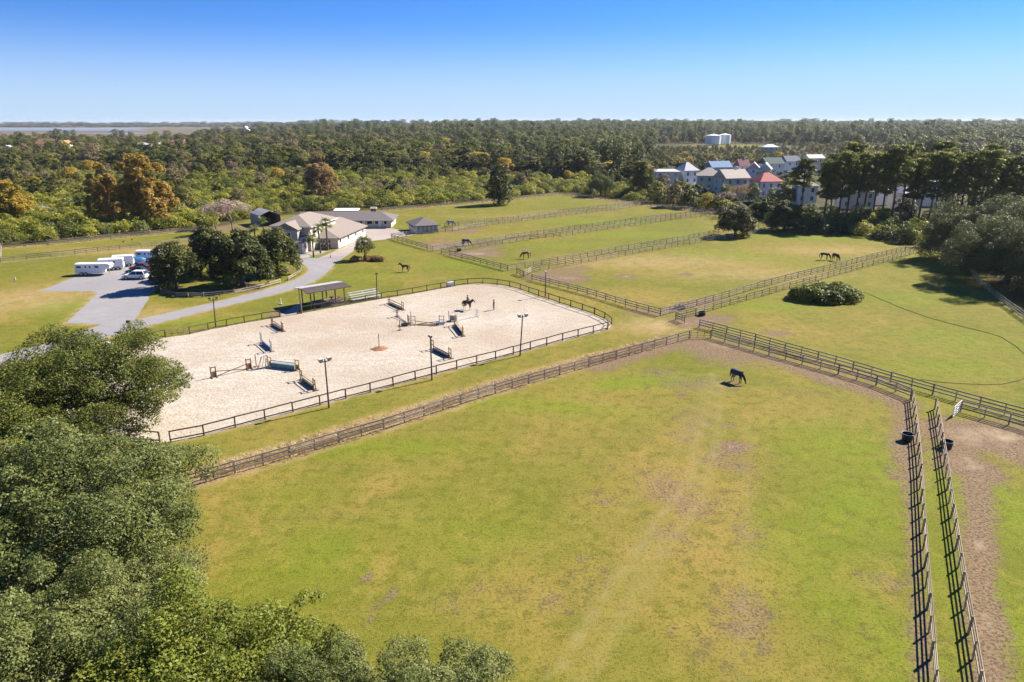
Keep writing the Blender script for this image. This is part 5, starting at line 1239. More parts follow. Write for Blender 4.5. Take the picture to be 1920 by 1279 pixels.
def blanket(parent, material):
    m = MB(); n_ = 11; xs_ = [-.93, -.88, -.6, -.2, .2, .55, .66]; rr = [.20, .31, .345, .345, .36, .335, .28]; zc = [1.30, 1.33, 1.34, 1.31, 1.28, 1.30, 1.36]
    v = []
    for x, r, z in zip(xs_, rr, zc):
        for k in range(n_):
            a = R(-108 + 216 * k / (n_ - 1)); v.append((x, r * math.sin(a), z + r * 1.08 * math.cos(a) - (.10 if abs(k - 5) == 5 else 0)))
    m.poly(v, [(i*n_+k, i*n_+k+1, (i+1)*n_+k+1, (i+1)*n_+k) for i in range(len(xs_)-1) for k in range(n_-1)] + [tuple(range(n_))])
    return m.build('blanket', material, parent, smooth=True)
COAT = {k_: mat('coat_' + k_, c_, .55, .2, 3.0, spec=.3) for k_, c_ in dict(bay=(.11, .048, .024), chestnut=(.19, .072, .028), black=(.030, .025, .022), dark=(.058, .034, .022)).items()}
BL_NAVY = mat('navy_rug', (.030, .036, .085), .8, .2, 3.0); BL_BLUE = mat('blue_violet_rug', (.055, .055, .15), .8, .2, 3.0); BL_GREY = mat('grey_rug', (.30, .30, .30), .8, .2, 3.0)
def horse(label, px, py, rz, coat, graze=False, rug=None, group=None, sc=1.0):
    t = thing('horse', label, 'horse', at(px, py), rz, group); t.scale = (sc, sc, sc)
    put('body', horse_mesh('horse_body', COAT[coat], graze), t); tail_mane(t, M['tyre'] if coat != 'chestnut' else COAT['dark'], graze)
    if rug: blanket(t, rug)
    return t
horse('horse in a dark navy rug grazing in the front paddock', 1381, 717, R(-52), 'dark', True, BL_NAVY, sc=.95)
horse('bay horse standing head up on the stable lawn', 760, 510, R(176), 'bay', sc=1.0)
horse('chestnut horse grazing in the paddock beyond the arena', 986, 485, R(186), 'chestnut', True, sc=1.05)
horse('horse in a violet blue rug at the double fence', 874, 461.5, R(12), 'dark', True, BL_BLUE, sc=1.1)
horse('horse in a pale grey rug beside the farthest paddock fence', 845, 425, R(-4), 'black', True, BL_GREY, sc=1.15)
horse('black horse grazing broadside near the pine shadows', 1545, 487.5, R(-8), 'black', True, sc=1.1)
horse('black horse grazing end-on beside the broadside one', 1566, 489, R(-72), 'black', True, sc=1.08)

SK_ = mat('skin', (.42, .26, .19), .6, .08, 4.0); JACK = mat('dark_jacket', (.030, .034, .050), .8, .2, 4.0); JEAN = mat('grey_jeans', (.11, .13, .17), .85, .2, 4.0); HAIR = mat('dark_hair', (.03, .02, .015), .7, .2, 4.0); HELM = mat('riding_helmet', (.02, .02, .022), .35, .1, 4.0); BREECH = mat('breeches', (.05, .05, .06), .8, .2, 4.0)
def fingers(V, E, rad, wrist, side, down=Vector((0, 0, -1)), fwd=Vector((0, 1, 0))):
    w = Vector(V[wrist]); palm = w + down * .07; V.append(tuple(palm)); rad.append((.035, .02)); p = len(V) - 1; E.append((wrist, p))
    for k in range(4):
        L_ = (.075, .085, .08, .06)[k]; a = palm + fwd * (.03 - .02 * k) + down * .03; b_ = a + down * L_ * .6 + Vector((-side * .012, 0, 0)); V.append(tuple(b_)); rad.append(.009); E.append((p, len(V)-1))
    V.append(tuple(w + down * .05 + fwd * .06)); rad.append(.010); E.append((p, len(V)-1))
def head_bits(t, z, x=0, y=0, helmet=False):
    m = MB(); rings = [(.02, .128), (.07, .115), (.104, .07), (.112, .02), (.10, -.04)]
    n_ = 10; m.poly([(x + r * math.cos(6.283*k/n_), y + r * 1.12 * math.sin(6.283*k/n_) - .012, z + h_) for r, h_ in rings for k in range(n_)], [(i*n_+k, i*n_+(k+1)%n_, (i+1)*n_+(k+1)%n_, (i+1)*n_+k) for i in range(len(rings)-1) for k in range(n_)] + [tuple(range(n_))])
    if helmet: m.box(x - .08, x + .08, y + .09, y + .17, z + .02, z + .035)
    m.build('helmet' if helmet else 'hair', HELM if helmet else HAIR, t, smooth=True)
    m = MB(); m.tube([(x, y + .10, z + .0), (x, y + .135, z - .025), (x, y + .10, z - .04)], [.012, .018, .012], 5); m.build('nose', SK_, t, smooth=True)
    m = MB()
    for s in (-1, 1): m.tube([(x + s * .04, y + .095, z + .01), (x + s * .04, y + .112, z + .01)], .012, 6)
    m.build('eyes', HAIR, t)
# standing instructor
V = [(0,0,.97),(0,0,1.15),(0,0,1.36),(0,0,1.50),(0,.01,1.60),(0,.015,1.70)]; rad = [(.16,.11),(.15,.10),(.19,.12),.06,.095,.085]; E = [(0,1),(1,2),(2,3),(3,4),(4,5)]
for s in (-1, 1):
    f = len(V); V += [(s*.19,0,1.40),(s*.27,-.02,1.14),(s*.24,.06,.92)]; rad += [.07,.052,.038]; E += [(2,f),(f,f+1),(f+1,f+2)]; fingers(V, E, rad, f+2, s)
    f = len(V); V += [(s*.10,0,.86),(s*.12,.01,.50),(s*.13,-.02,.09),(s*.14,.12,.035)]; rad += [.10,.068,.045,(.045,.03)]; E += [(0,f),(f,f+1),(f+1,f+2),(f+2,f+3)]
t = thing('person', 'person in a dark jacket and grey jeans standing in the arena', 'person', at(926, 581.5), R(70))
put('body', skin('person_body', V, E, rad, 0, [SK_, JACK, JEAN, M['tyre']], lambda c: 3 if c.z < .10 else (2 if c.z < .98 and abs(c.x) < .21 else (1 if .92 < c.z < 1.50 else 0)), 2), t); head_bits(t, 1.64)
t.scale = (1.03, 1.03, 1.03)
# horse with rider
rh = horse('dark brown ridden horse with white legs in the arena', 876.5, 581, R(-28), 'dark', sc=1.02)
rh.children[0].data.materials[2] = M['white']
m = MB(); m.box(-.28, .3, -.30, .30, 1.38, 1.62, 0); o = m.build('saddle', M['brown_door'], rh, bevel=.06)
V = [(0,0,1.72),(0,.02,1.92),(0,.03,2.10),(0,.04,2.24),(0,.06,2.34),(0,.065,2.43)]; rad = [(.16,.12),(.14,.10),(.18,.11),.055,.09,.08]; E = [(0,1),(1,2),(2,3),(3,4),(4,5)]
for s in (-1, 1):
    f = len(V); V += [(s*.18,.03,2.12),(s*.24,.06,1.90),(s*.12,.30,1.80)]; rad += [.065,.05,.036]; E += [(2,f),(f,f+1),(f+1,f+2)]; fingers(V, E, rad, f+2, s, Vector((0, .9, -.3)), Vector((0, .3, .9)))
    f = len(V); V += [(s*.24,.10,1.68),(s*.38,.26,1.36),(s*.38,.06,.95),(s*.39,.20,.90)]; rad += [.10,.07,.05,(.045,.03)]; E += [(0,f),(f,f+1),(f+1,f+2),(f+2,f+3)]
rd = thing('person', 'rider in a dark jacket and helmet sitting on the ridden horse', 'person', rh.location, R(-28 - 90)); rd.scale = (1.02,) * 3
put('body', skin('rider_body', V, E, rad, 0, [SK_, JACK, BREECH, M['tyre']], lambda c: 3 if c.z < 1.3 else (2 if c.z < 1.74 and (abs(c.x) > .1 or c.z < 1.68) and c.y < .34 else (1 if c.z < 2.2 else 0)), 2), rd); head_bits(rd, 2.37, 0, .05, True)

# ------------------------------------------------------------------ arena jumps and poles
WD = {k_: mat('jump_' + k_, c_, .7, .2, 3.0) for k_, c_ in dict(orange=(.27, .12, .055), brown=(.15, .085, .05), tan=(.34, .22, .09), grey=(.34, .33, .31), white=(.70, .69, .66), teal=(.16, .24, .25), green=(.055, .085, .06), dark=(.05, .055, .06), blue=(.12, .15, .30), yellow=(.42, .30, .09)).items()}
def standard(t, p, d, material, h=1.5, w=.55, panel=None, feet=True):
    """one jump standard: two uprights, cross bars, feet; d = direction across"""
    d = Vector(d).normalized(); s = put('standard', None, t, p); m = MB()
    for k in (-.5, .5): m.beam(d * (w * k), d * (w * k) + Vector((0, 0, h * (1 if k < 0 else .93))), .10, .10)
    for z in (.12, h * .5, h * .88): m.beam(d * (-w / 2) + Vector((0, 0, z)), d * (w / 2) + Vector((0, 0, z)), .07, .10)
    o = m.build('standard', material, t, p); bpy.data.objects.remove(s)
    n_ = d.cross(Vector((0, 0, 1)))
    if feet:
        for k in (-.5, .5):
            f = MB(); f.beam(d * (w * k) - n_ * .38 + Vector((0, 0, .06)), d * (w * k) + n_ * .38 + Vector((0, 0, .06)), .10, .10); f.build('foot', material, o)
    if panel:
        f = MB(); f.beam(d * (-w / 2 + .05) + Vector((0, 0, .42)), d * (w / 2 - .05) + Vector((0, 0, .42)), .04, .5); f.build('panel', panel, o)
    return o
def jump(label, a, b, material, poles=((.5, .5, 'white'),), panel=None, h=1.5, base=None, wing=.55):
    """a, b pixel feet of the two standards; poles: (height at a, height at b, colour); base: (colour, height, thickness)"""
    A_, B_ = G(*a), G(*b); t = thing('show_jump', label, 'jump', A_); d = (B_ - A_); L_ = d.length; d.normalize()
    standard(t, Vector((0, 0, 0)) - d * wing / 2, d, material, h, wing, panel); standard(t, d * (L_ + wing / 2), d, material, h, wing, panel)
    for za, zb, c_ in poles:
        m = MB(); m.tube([d * .05 + Vector((0, 0, za)), d * (L_ - .05) + Vector((0, 0, zb))], .055, 8); m.build('pole', WD[c_], t)
    if base:
        m = MB(); m.beam(d * .15 + Vector((0, 0, base[1] / 2 + .02)), d * (L_ - .15) + Vector((0, 0, base[1] / 2 + .02)), base[2], base[1]); m.build('filler', WD[base[0]], t)
    return t
jump('orange-brown jump with poles near the bleachers', (731, 570.5), (754, 581), WD['orange'], ((.85, .85, 'brown'), (.45, .45, 'brown')), base=('green', .25, .5))
jump('lone orange-brown standard with a white pole slanting down', (746, 595), (765, 607), WD['orange'], ((.6, .1, 'white'), (.1, .1, 'grey')), h=1.5)
jump('wide grey frame jump with crossed poles mid arena', (779, 609.5), (824, 609), WD['grey'], ((.65, .1, 'tan'), (.1, .1, 'tan'), (.1, .55, 'brown')), h=1.6, wing=.7)
jump('white-poled low jump left of the ridden horse', (857, 602), (893, 594), WD['white'], ((.35, .35, 'white'), (.1, .1, 'white')), h=1.4, wing=.3)
jump('yellow timber jump with a dark filler right of centre', (853, 612), (867, 629.5), WD['tan'], ((.95, .9, 'yellow'), (.3, .3, 'tan')), h=1.6, base=('dark', .5, .12))
jump('brown jump with a low dark box beside the middle lamp pole', (813, 657), (842, 671.5), WD['brown'], ((.6, .6, 'brown'),), h=1.55, base=('dark', .38, .5))
jump('brown jump with stacked dark fillers near the far fence', (512, 610.5), (529, 621), WD['brown'], ((.8, .75, 'orange'), (.35, .35, 'brown')), h=1.5, base=('dark', .35, .5))
jump('pale grey winged jump with a panel coloured blue for shade', (492, 645), (508, 658.5), WD['grey'], ((.8, .8, 'white'),), h=1.7, base=('blue', .5, .08))  # the filler's blue stands for shade on the panel
jump('brown crossed-pole jump at the left of the arena', (406, 707), (463, 693.5), WD['brown'], ((.75, .12, 'brown'), (.12, .75, 'brown'), (.06, .06, 'grey')), WD['orange'], 1.5, wing=.6)
jump('teal barrel-shaped jump between yellow standards', (509, 688), (555, 694), WD['yellow'], ((.9, .9, 'teal'),), WD['tan'], 1.5, base=('teal', .62, .55), wing=.5)
jump('brown jump with a sloping green filler near the lamp pole', (567, 715), (588.5, 731), WD['brown'], ((.85, .85, 'tan'), (.45, .45, 'brown')), h=1.5, base=('green', .45, .25))
t = thing('jump_wing', 'white slatted jump wing leaning beside the teal jump', 'jump wing', at(497, 690), R(10))
m = MB(); m.beam((-.9, 0, .05), (.9, 0, .05), .1, .1).beam((-.9, 0, .05), (-.3, 0, 1.5), .09, .09).beam((.5, 0, .05), (.5, 0, 1.7), .09, .09).beam((-.3, 0, 1.5), (.5, 0, 1.7), .09, .09); m.build('frame', WD['white'], t)
for k in range(3): m = MB(); m.beam((-.7 + k * .35, .0, .1), (-.25 + k * .25, .0, 1.45), .05, .06); m.build('slat', WD['white'] if k != 1 else WD['yellow'], t)
m = MB(); m.beam((.1, .03, .15), (.3, .03, 1.3), .04, .3); m.build('panel', WD['yellow'], t)
def stand(label, px, py, h, c_):
    t = thing('jump_stand', label, 'jump stand', at(px, py)); m = MB(); m.beam((0, 0, 0), (0, 0, h), .1, .1); m.build('upright', WD[c_], t)
    m = MB(); m.beam((-.35, 0, .06), (.35, 0, .06), .09, .1).beam((0, -.35, .06), (0, .35, .06), .09, .1); m.build('foot', WD[c_], t)
stand('slim rusty stand alone left of mid arena', 750, 619.5, 1.6, 'orange'); stand('slim tan stand beside the crossed-pole jump', 481, 688, 1.7, 'tan')
stand('slim dark stand beside the tan standard mid arena', 765.5, 609, 1.6, 'brown'); stand('tan stand at the left of the grey frame jump', 771, 606, 1.9, 'tan'); stand('thin dark stand left of the grey panel', 842, 602.5, 1.7, 'brown')
t = thing('jump_filler', 'grey panelled filler standing among the mid arena jumps', 'jump filler', at(850, 602.5), R(-12))
m = MB(); m.box(-.55, .55, -.04, .04, .1, .95); m.build('panel', WD['grey'], t)
for s in (-1, 1): m = MB(); m.box(s*.5-.05, s*.5+.05, -.3, .3, 0, .1); m.build('foot', WD['grey'], t)
t = thing('jump_filler', 'blue planks lying beside the grey frame jump', 'jump filler', at(826, 607.5), R(15)); m = MB(); m.box(-.7, .7, -.3, .3, .02, .3); m.build('planks', WD['blue'], t, bevel=.03)
t = thing('jump_filler', 'small dark green box beside the tan stand', 'jump filler', at(758, 611.5), R(20)); m = MB(); m.box(-.45, .45, -.22, .22, .02, .5); m.build('box', WD['green'], t, bevel=.03)
t = thing('ground_pole', 'orange-brown pole lying mid arena by the grey frame jump', 'pole', at(783, 610.5)); d = G(822, 611.5) - G(783, 610.5); m = MB(); m.tube([(0, 0, .07), tuple(d + Vector((0, 0, .07)))], .06, 8); m.build('pole', WD['tan'], t)
# centre post with a mulch heap
t = thing('centre_post', 'thin post in a brown mulch heap in the middle of the arena', 'post', at(711, 654))
m = MB(); m.tube([(0, 0, 0), (.03, 0, 2.2)], .05, 6); m.build('post', WD['brown'], t)
m = MB(); nn = 16; rr_ = [(1.15, .012), (.8, .10), (.4, .17), (.05, .2)]
m.poly([(r * math.cos(6.283*k/nn) * (1 + .15 * math.sin(k * 1.7)), r * math.sin(6.283*k/nn) * (1 + .12 * math.cos(k * 2.3)), z) for r, z in rr_ for k in range(nn)], [(i*nn+k, i*nn+(k+1)%nn, (i+1)*nn+(k+1)%nn, (i+1)*nn+k) for i in range(3) for k in range(nn)]); m.build('mulch', WD['orange'], t, smooth=True)
def lamp_pole(label, px, py, h, heads, rz=0.0, lean=0.0):
    t = thing('light_pole', label, 'light pole', at(px, py), rz); m = MB(); m.tube([(0, 0, 0), (lean * .5, 0, h * .5), (lean, 0, h)], [.11, .09, .075], 8); m.build('pole', M['pole'], t)
    if heads == 2:
        m = MB(); m.box(lean - .6, lean + .6, -.04, .04, h - .32, h - .24); m.build('crossarm', M['pole'], t)
    for k in range(heads):
        x = lean + ((-.5, .5)[k] if heads == 2 else 0); l = MB(); l.poly([(x-.2,-.12,h-.2),(x+.2,-.12,h-.2),(x+.2,.18,h-.1),(x-.2,.18,h-.1),(x-.24,-.18,h+.1),(x+.24,-.18,h+.1),(x+.24,.16,h+.2),(x-.24,.16,h+.2)], [(0,3,2,1),(4,5,6,7),(0,1,5,4),(1,2,6,5),(2,3,7,6),(3,0,4,7)])
        hd = l.build('floodlight', M['metal'], t); l = MB(); l.box(x - .18, x + .18, .165, .185, h - .06, h + .14); l.build('lens', M['glass'], hd)
lamp_pole('tall twin-headed light pole nearest the camera', 617, 765, 5.7, 2, R(40)); lamp_pole('light pole with one lamp at the middle of the near arena side', 810, 713, 5.6, 1, R(130)); lamp_pole('leaning twin-headed light pole at the right of the near arena side', 975, 667.5, 5.7, 2, R(20), .35)
lamp_pole('light pole on the far arena side beside the driveway', 405, 614, 4.6, 2, R(200), -.15); lamp_pole('light pole beside the bleachers', 707, 561, 4.6, 1, R(200), -.15); lamp_pole('light pole at the far arena end by the paddock fence', 1022.5, 556, 4.5, 1, R(100))
t = thing('timber_post', 'bare timber post at the pavilion corner', 'post', at(566, 588)); m = MB(); m.tube([(0, 0, 0), (-.1, 0, 4.3)], [.13, .1], 8); m.build('post', M['timber'], t)

# ------------------------------------------------------------------ vehicles
def wheel(parent, x, y, r, w):
    m = MB(); m.tube([(x, y - w/2, r), (x, y + w/2, r)], r, 14); o = m.build('wheel', M['tyre'], parent)
    s = 1 if y > 0 else -1; q = MB(); q.tube([(x, y + s * w * .42, r), (x, y + s * (w * .5 + .012), r)], r * .6, 12); q.build('rim', M['rim'], o)
def car(label, px, py, rz, paint, L_=4.7, W_=1.85, H_=1.68, kind='suv', cat='car'):
    t = thing('parked_car', label, cat, at(px, py), rz); h2 = L_ / 2; b0 = .32; be = H_ * .58
    pr = [(-h2, b0 + .1), (-h2 + .05, be), (-h2 + .18, be + .03), (h2 * .38, be + .03), (h2 * .86, be - .12), (h2, be - .28), (h2, b0 + .08), (h2 - .12, b0), (-h2 + .12, b0)]
    def prof(pr, w, w2=None, nm='body', mt=paint, bev=.05):
        n_ = len(pr); m = MB(); w2 = w2 or w; zs = [p[1] for p in pr]; z0, z1 = min(zs), max(zs)
        ww = lambda z: w / 2 + (w2 - w) / 2 * ((z - z0) / (z1 - z0)); m.poly([(x, -ww(z), z) for x, z in pr] + [(x, ww(z), z) for x, z in pr], [tuple(range(n_)), tuple(reversed(range(n_, 2*n_)))] + [(i, n_+i, n_+(i+1)%n_, (i+1)%n_) for i in range(n_)])
        return m.build(nm, mt, t, smooth=False, bevel=bev)
    prof(pr, W_)
    gh = [(-h2 + .12, be + .0), (-h2 + .42, H_ - .06), (h2 * .05, H_ - .06), (h2 * .44, be + .0)] if kind == 'suv' else [(-h2 * .72, be), (-h2 * .38, H_ - .06), (h2 * .12, H_ - .06), (h2 * .5, be)] if kind == 'sedan' else [(-h2 * .05, be), (0, H_ - .06), (h2 * .32, H_ - .06), (h2 * .55, be)]
    prof(gh, W_ - .12, W_ - .42, 'glasshouse', M['glass'], .03)
    m = MB(); a, b_ = gh[1][0], gh[2][0]; m.box(a - .02, b_ + .02, -(W_ - .4) / 2, (W_ - .4) / 2, H_ - .075, H_); m.build('roof', paint, t, bevel=.03)
    for s in (-1, 1):
        for f, g_ in ((gh[0], gh[1]), (gh[3], gh[2])):
            m = MB(); m.beam((f[0], s * (W_ - .14) / 2, be), (g_[0], s * (W_ - .4) / 2, H_ - .04), .07, .09); m.build('pillar', paint, t)
        m = MB(); xm = (gh[0][0] + gh[3][0]) / 2; m.beam((xm, s * (W_ - .12) / 2, be), (xm, s * (W_ - .4) / 2, H_ - .04), .05, .08); m.build('pillar', paint, t)
        for x in (-h2 + .85, h2 - .85): wheel(t, x, s * (W_ / 2 - .10), .36, .24)
        m = MB(); m.box(h2 - .10, h2 + .012, s * W_ * .33 - .2, s * W_ * .33 + .2, be - .34, be - .2); m.build('headlight', M['alu'], t)
        m = MB(); m.box(-h2 - .012, -h2 + .1, s * W_ * .38 - .12, s * W_ * .38 + .12, be - .22, be - .02); m.build('taillight', bpy.data.materials.get('tail_red') or mat('tail_red', (.30, .02, .02), .3, .05), t)
        m = MB(); m.box(gh[3][0] - .25, gh[3][0] - .1, s * (W_ / 2) - .02, s * (W_ / 2) + s * .16 + .02, be + .02, be + .16); m.build('mirror', paint, t)
    if kind == 'pickup':
        m = MB(); m.box(-h2 + .1, -h2 * .06, -W_ / 2 + .12, W_ / 2 - .12, be + .032, be + .05); m.build('bed', M['hollow_shade'], t)
    return t
pw_ = mat('white_car_paint', (.72, .72, .73), .25, .03, 1.0, spec=.5); pb_ = mat('black_car_paint', (.02, .021, .024), .2, .05, 1.0, spec=.5); prd = mat('red_car_paint', (.22, .03, .03), .25, .05, 1.0, spec=.5); pg_ = mat('silver_car_paint', (.38, .39, .40), .25, .05, 1.0, spec=.5, metal=.3)
car('white suv parked nearest in the lot', 255, 522.5, R(180), pw_)
car('dark saloon parked behind the white suv', 259, 512.5, R(182), pb_, 4.5, 1.8, 1.45, 'sedan')
car('dark red saloon parked second behind the white suv', 265, 505.5, R(184), prd, 4.4, 1.8, 1.46, 'sedan')
car('black pickup under the magnolia shade', 291, 498.5, R(170), pb_, 5.3, 1.95, 1.85, 'pickup', 'pickup truck')
car('silver saloon half hidden behind the magnolia', 312, 512, R(178), pg_, 4.5, 1.8, 1.46, 'sedan')
def trailer(label, px, py, rz, L_, goose=True, W_=2.1, H_=2.45, win=((-.34, .9), (-.08, .3), (.08, .3), (.34, .75)), paint=None):
    paint = paint or pw_; t = thing('horse_trailer', label, 'trailer', at(px, py), rz); h2 = L_ / 2; z0 = .45
    m = MB(); r_ = .16
    sec = [(-W_/2, z0), (W_/2, z0), (W_/2, H_ - r_), (W_/2 - r_*.7, H_ - .03), (0, H_ + .04), (-W_/2 + r_*.7, H_ - .03), (-W_/2, H_ - r_)]; n_ = len(sec)
    m.poly([(-h2, y_, z) for y_, z in sec] + [(h2, y_, z) for y_, z in sec], [tuple(reversed(range(n_))), tuple(range(n_, 2*n_))] + [(i, (i+1)%n_, n_+(i+1)%n_, n_+i) for i in range(n_)]); m.build('body', paint, t, bevel=.03)
    if goose:
        m = MB(); zz = 1.25
        m.poly([(h2 - .05, -W_/2 + .01, zz), (h2 + 1.5, -W_/2 + .1, zz + .2), (h2 + 1.75, -W_/2 + .25, H_ - .35), (h2 + 1.3, -W_/2 + .1, H_ - .03), (h2 - .05, -W_/2 + .05, H_ - .03), (h2 - .05, W_/2 - .01, zz), (h2 + 1.5, W_/2 - .1, zz + .2), (h2 + 1.75, W_/2 - .25, H_ - .35), (h2 + 1.3, W_/2 - .1, H_ - .03), (h2 - .05, W_/2 - .05, H_ - .03)], [(0,1,2,3,4), (9,8,7,6,5), (0,5,6,1), (1,6,7,2), (2,7,8,3), (3,8,9,4), (4,9,5,0)]); m.build('gooseneck', paint, t)
        m = MB(); m.tube([(h2 + 1.1, 0, 1.5), (h2 + 1.1, 0, .02)], .06, 6); m.build('jack', M['metal'], t)
    else:
        m = MB(); m.beam((h2, -.6, .5), (h2 + 1.2, 0, .5), .08, .1).beam((h2, .6, .5), (h2 + 1.2, 0, .5), .08, .1).tube([(h2 + 1.1, 0, .6), (h2 + 1.1, 0, .02)], .05, 6); m.build('drawbar', M['metal'], t)
    for s in (-1, 1):
        for x in (-h2 * .55, -h2 * .55 + .82): wheel(t, x, s * (W_ / 2 + .02), .36, .22)
        m = MB(); m.box(-h2 * .55 - .5, -h2 * .55 + 1.32, s * (W_ / 2 + .02) - .14, s * (W_ / 2 + .02) + .14, .74, .80); m.build('mudguard', M['alu'], t)
        for f, w_ in win:
            m = MB(); m.box(L_ * f - w_ / 2, L_ * f + w_ / 2, s * W_ / 2 - .01, s * W_ / 2 + s * .025 + .001 * s, H_ - .85, H_ - .45) if s > 0 else m.box(L_ * f - w_ / 2, L_ * f + w_ / 2, -W_ / 2 - .025, -W_ / 2 + .01, H_ - .85, H_ - .45); m.build('window', M['glass'], t)
        m = MB(); m.box(-h2 - .03, -h2 + .02, s * .52 - .3, s * .52 + .3, H_ - .9, H_ - .5); m.build('rear_window', M['glass'], t)
        m = MB(); m.box(-h2, h2, min(s * W_/2, s * (W_/2 + .02)), max(s * W_/2, s * (W_/2 + .02)), 1.3, 1.36); m.build('trim', M['alu'], t)
    return t
trailer('white gooseneck horse trailer nearest the grass', 172, 515, R(4), 5.2)
trailer('white horse trailer with three dark windows, second in the row', 211, 505.5, R(-160), 4.6, False, win=((.32, .8), (.02, .3), (-.16, .3)))
trailer('white horse trailer third in the row, seen from the back', 233, 499, R(-158), 4.0, False, win=((.0, .5),))
trailer('white gooseneck horse trailer behind the black pickup', 281, 489, R(4), 5.0)
t = thing('covered_boat', 'small boat under a bright blue cover beside the trailers', 'covered boat', at(257, 494.5), R(15))
m = MB(); st_ = [(-1.9, .75, .55), (-1.2, .95, .95), (0, 1.0, 1.25), (1.1, .75, 1.15), (1.9, .12, .8)]; nn = 9
m.poly([(x, w * math.cos(math.pi * k / (nn - 1)), .35 + h_ * math.sin(math.pi * k / (nn - 1)) ** .7) for x, w, h_ in st_ for k in range(nn)], [(i*nn+k, i*nn+k+1, (i+1)*nn+k+1, (i+1)*nn+k) for i in range(4) for k in range(nn - 1)] + [tuple(range(nn)), tuple(range(4*nn, 5*nn))]); m.build('cover', mat('blue_tarp', (.04, .13, .28), .5, .15, 2.0), t, smooth=True)
m = MB(); m.box(-1.7, 1.5, -.6, .6, .3, .42).beam((1.4, 0, .4), (2.6, 0, .4), .08, .08); m.build('chassis', M['metal'], t)
for s in (-1, 1): wheel(t, -.4, s * .8, .3, .18)

# ------------------------------------------------------------------ small things
def tub(label, px, py, r=.52, h=.75, water=True):
    t = thing('water_tub', label, 'tub', at(px, py)); n_ = 18; m = MB()
    prof_ = [(r * .82, 0.005), (r * .86, .02), (r, h), (r * 1.06, h), (r * 1.06, h - .05), (r * .95, h - .02), (r * .84, .06)]
    m.poly([(a * math.cos(6.283*k/n_), a * math.sin(6.283*k/n_), z) for a, z in prof_ for k in range(n_)], [(i*n_+k, i*n_+(k+1)%n_, (i+1)*n_+(k+1)%n_, (i+1)*n_+k) for i in range(len(prof_)-1) for k in range(n_)] + [tuple(reversed(range(n_))), tuple(range(6*n_, 7*n_))]); m.build('tub', M['plastic_black'], t)
    if water: m = MB(); m.disc(0, 0, h * .7, r * .92, n_); m.build('water', M['glass'], t)
    m = MB(); m.tube([(r * 1.05 * math.cos(6.283*k/n_), r * 1.05 * math.sin(6.283*k/n_), h) for k in range(n_ + 1)], .025, 5, cap=False); m.build('rim', M['shutter'], t)
tub('black water tub on the grass side of the pale fence', 1700, 826); tub('black water tub on the bare soil beside the pale fence', 1774, 840); tub('black water tub at the gravelly paddock entrance', 1316, 591.5, .6, .6)
tub('black water tub in the muddy corner behind the chestnut horse', 861, 471, .6, .6); tub('dark water tub by the round evergreen', 1365, 443, .7, .6)
t = thing('water_trough', 'blue-grey water trough at the upper double fence', 'trough', at(1274, 579.5), R(12)); m = MB(); m.box(-1.0, 1.0, -.3, .3, .02, .5); m.build('trough', M['shutter'], t, bevel=.05); m = MB(); m.box(-.9, .9, -.22, .22, .5, .52); m.build('water', M['glass'], t)
t = thing('mailbox', 'dark mailbox on a post at the driveway fork', 'mailbox', at(245, 620)); m = MB(); m.box(-.06, .06, -.06, .06, 0, 1.3); m.build('post', M['dark_metal'], t); m = MB(); m.box(-.45, .1, -.2, .2, 1.15, 1.6); m.build('box', M['dark_metal'], t, bevel=.08)
t = thing('tap_post', 'white hydrant post on the lawn by the pavilion path', 'tap', at(527, 571)); m = MB(); m.box(-.06, .06, -.06, .06, 0, 1.1); m.build('post', M['white'], t); m = MB(); m.tube([(0, 0, 1.0), (-.2, 0, 1.05), (-.25, 0, .9)], .035, 6); m.build('spout', M['metal'], t); m = MB(); m.box(-.3, .3, -.2, .2, .01, .12); m.build('slab', M['gravel'], t)
t = thing('storage_box', 'white storage box outside the far arena fence', 'box', at(843.5, 537), R(30)); m = MB(); m.box(-.65, .65, -.4, .4, .02, .8); m.build('box', M['white'], t, bevel=.04); m = MB(); m.box(-.7, .7, -.45, .45, .8, .9); m.build('lid', M['white'], t)
t = thing('traffic_cone', 'small orange cone on the driveway by the stable wing', 'cone', at(620, 483)); m = MB(); m.tube([(0, 0, .03), (0, 0, .7)], [.17, .04], 10); m.build('cone', mat('cone_orange', (.60, .14, .06), .6, .1), t); m = MB(); m.box(-.22, .22, -.22, .22, .005, .04); m.build('base', mat('cone_base', (.5, .12, .05), .6, .1), t)
t = thing('field_marker', 'small white marker standing in the left field', 'marker', at(28, 528)); m = MB(); m.box(-.25, .25, -.04, .04, .35, .8); m.build('board', M['white'], t); m = MB(); m.box(-.03, .03, -.03, .03, 0, .36); m.build('post', M['dark_metal'], t)
t = thing('stone_slab', 'pale slab at the driveway edge near the arena', 'slab', at(203, 645)); m = MB(); m.box(-.7, .7, -.4, .4, .01, .25); m.build('slab', M['white'], t, bevel=.05)
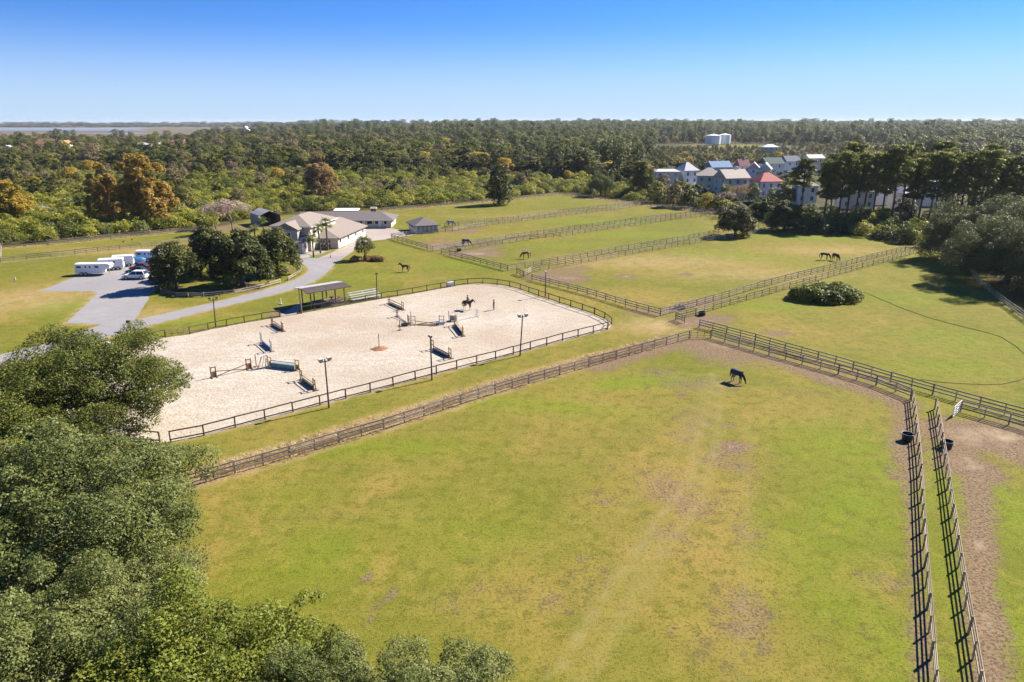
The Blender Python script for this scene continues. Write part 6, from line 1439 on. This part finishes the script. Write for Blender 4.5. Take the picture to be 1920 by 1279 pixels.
t = thing('bird_bath', 'small white stone basin in front of the small stable', 'basin', at(756, 439.5)); m = MB(); m.tube([(0, 0, 0), (0, 0, .5)], [.2, .12], 8).tube([(0, 0, .5), (0, 0, .62)], [.3, .45], 12); m.build('basin', M['white'], t)
t = thing('track_strand', 'thin dark hose standing in for a faint track across the right paddock', 'strand', at(1620, 548)); o0 = t.location
hp = [G(x, y_) - o0 + Vector((0, 0, .06)) for x, y_ in ((1620,548),(1650,561),(1690,578),(1740,596),(1800,612),(1850,624),(1876,632),(1905,650),(1932,675),(1935,700),(1915,713),(1880,721),(1845,722),(1800,720),(1760,717),(1725,712))]
m = MB(); m.tube(hp, .032, 5); m.build('strand', mat('matte_strand', (.11, .11, .06), .95, .2, 1.0, spec=.05), t)  # thin tube added in place of a faint track on the grass
for k, (px, py) in enumerate(((232, 455), (248, 451))):
    t = thing('bird', ('dark bird standing in the narrow left field, nearer one', 'dark bird standing in the narrow left field, farther one')[k], 'bird', at(px, py)); V = [(0,0,.35),(-.15,0,.36),(-.35,0,.38),(.12,0,.45),(.2,0,.56),(.3,0,.54)]; rad = [.11,.09,.03,.06,.05,.015]; E = [(0,1),(1,2),(0,3),(3,4),(4,5)]
    for s in (-1, 1): V += [(0, s*.06, .2), (.01, s*.06, .0), (.08, s*.07, .01)]; rad += [.02,.013,.012]; f = len(V) - 3; E += [(0, f), (f, f+1), (f+1, f+2)]
    put('body', skin('bird_body', V, E, rad, 0, [M['plastic_black']]), t)

# ------------------------------------------------------------------ haze
m = MB(); m.box(-9500, 9500, -500, 12000, -1.5, 52.0)
hm = bpy.data.materials.new('haze_air'); hm.use_nodes = True; hn = hm.node_tree; hn.nodes.clear()
ho = hn.nodes.new('ShaderNodeOutputMaterial'); hv = hn.nodes.new('ShaderNodeVolumePrincipled'); hv.inputs['Density'].default_value = 0.000045; hv.inputs['Color'].default_value = (.80, .88, 1.0, 1); hv.inputs['Anisotropy'].default_value = 0.25
hn.links.new(hv.outputs[0], ho.inputs['Volume'])
hz = m.build('haze', hm); hz['kind'] = 'stuff'; hz['label'] = 'thin blue haze over the far land'
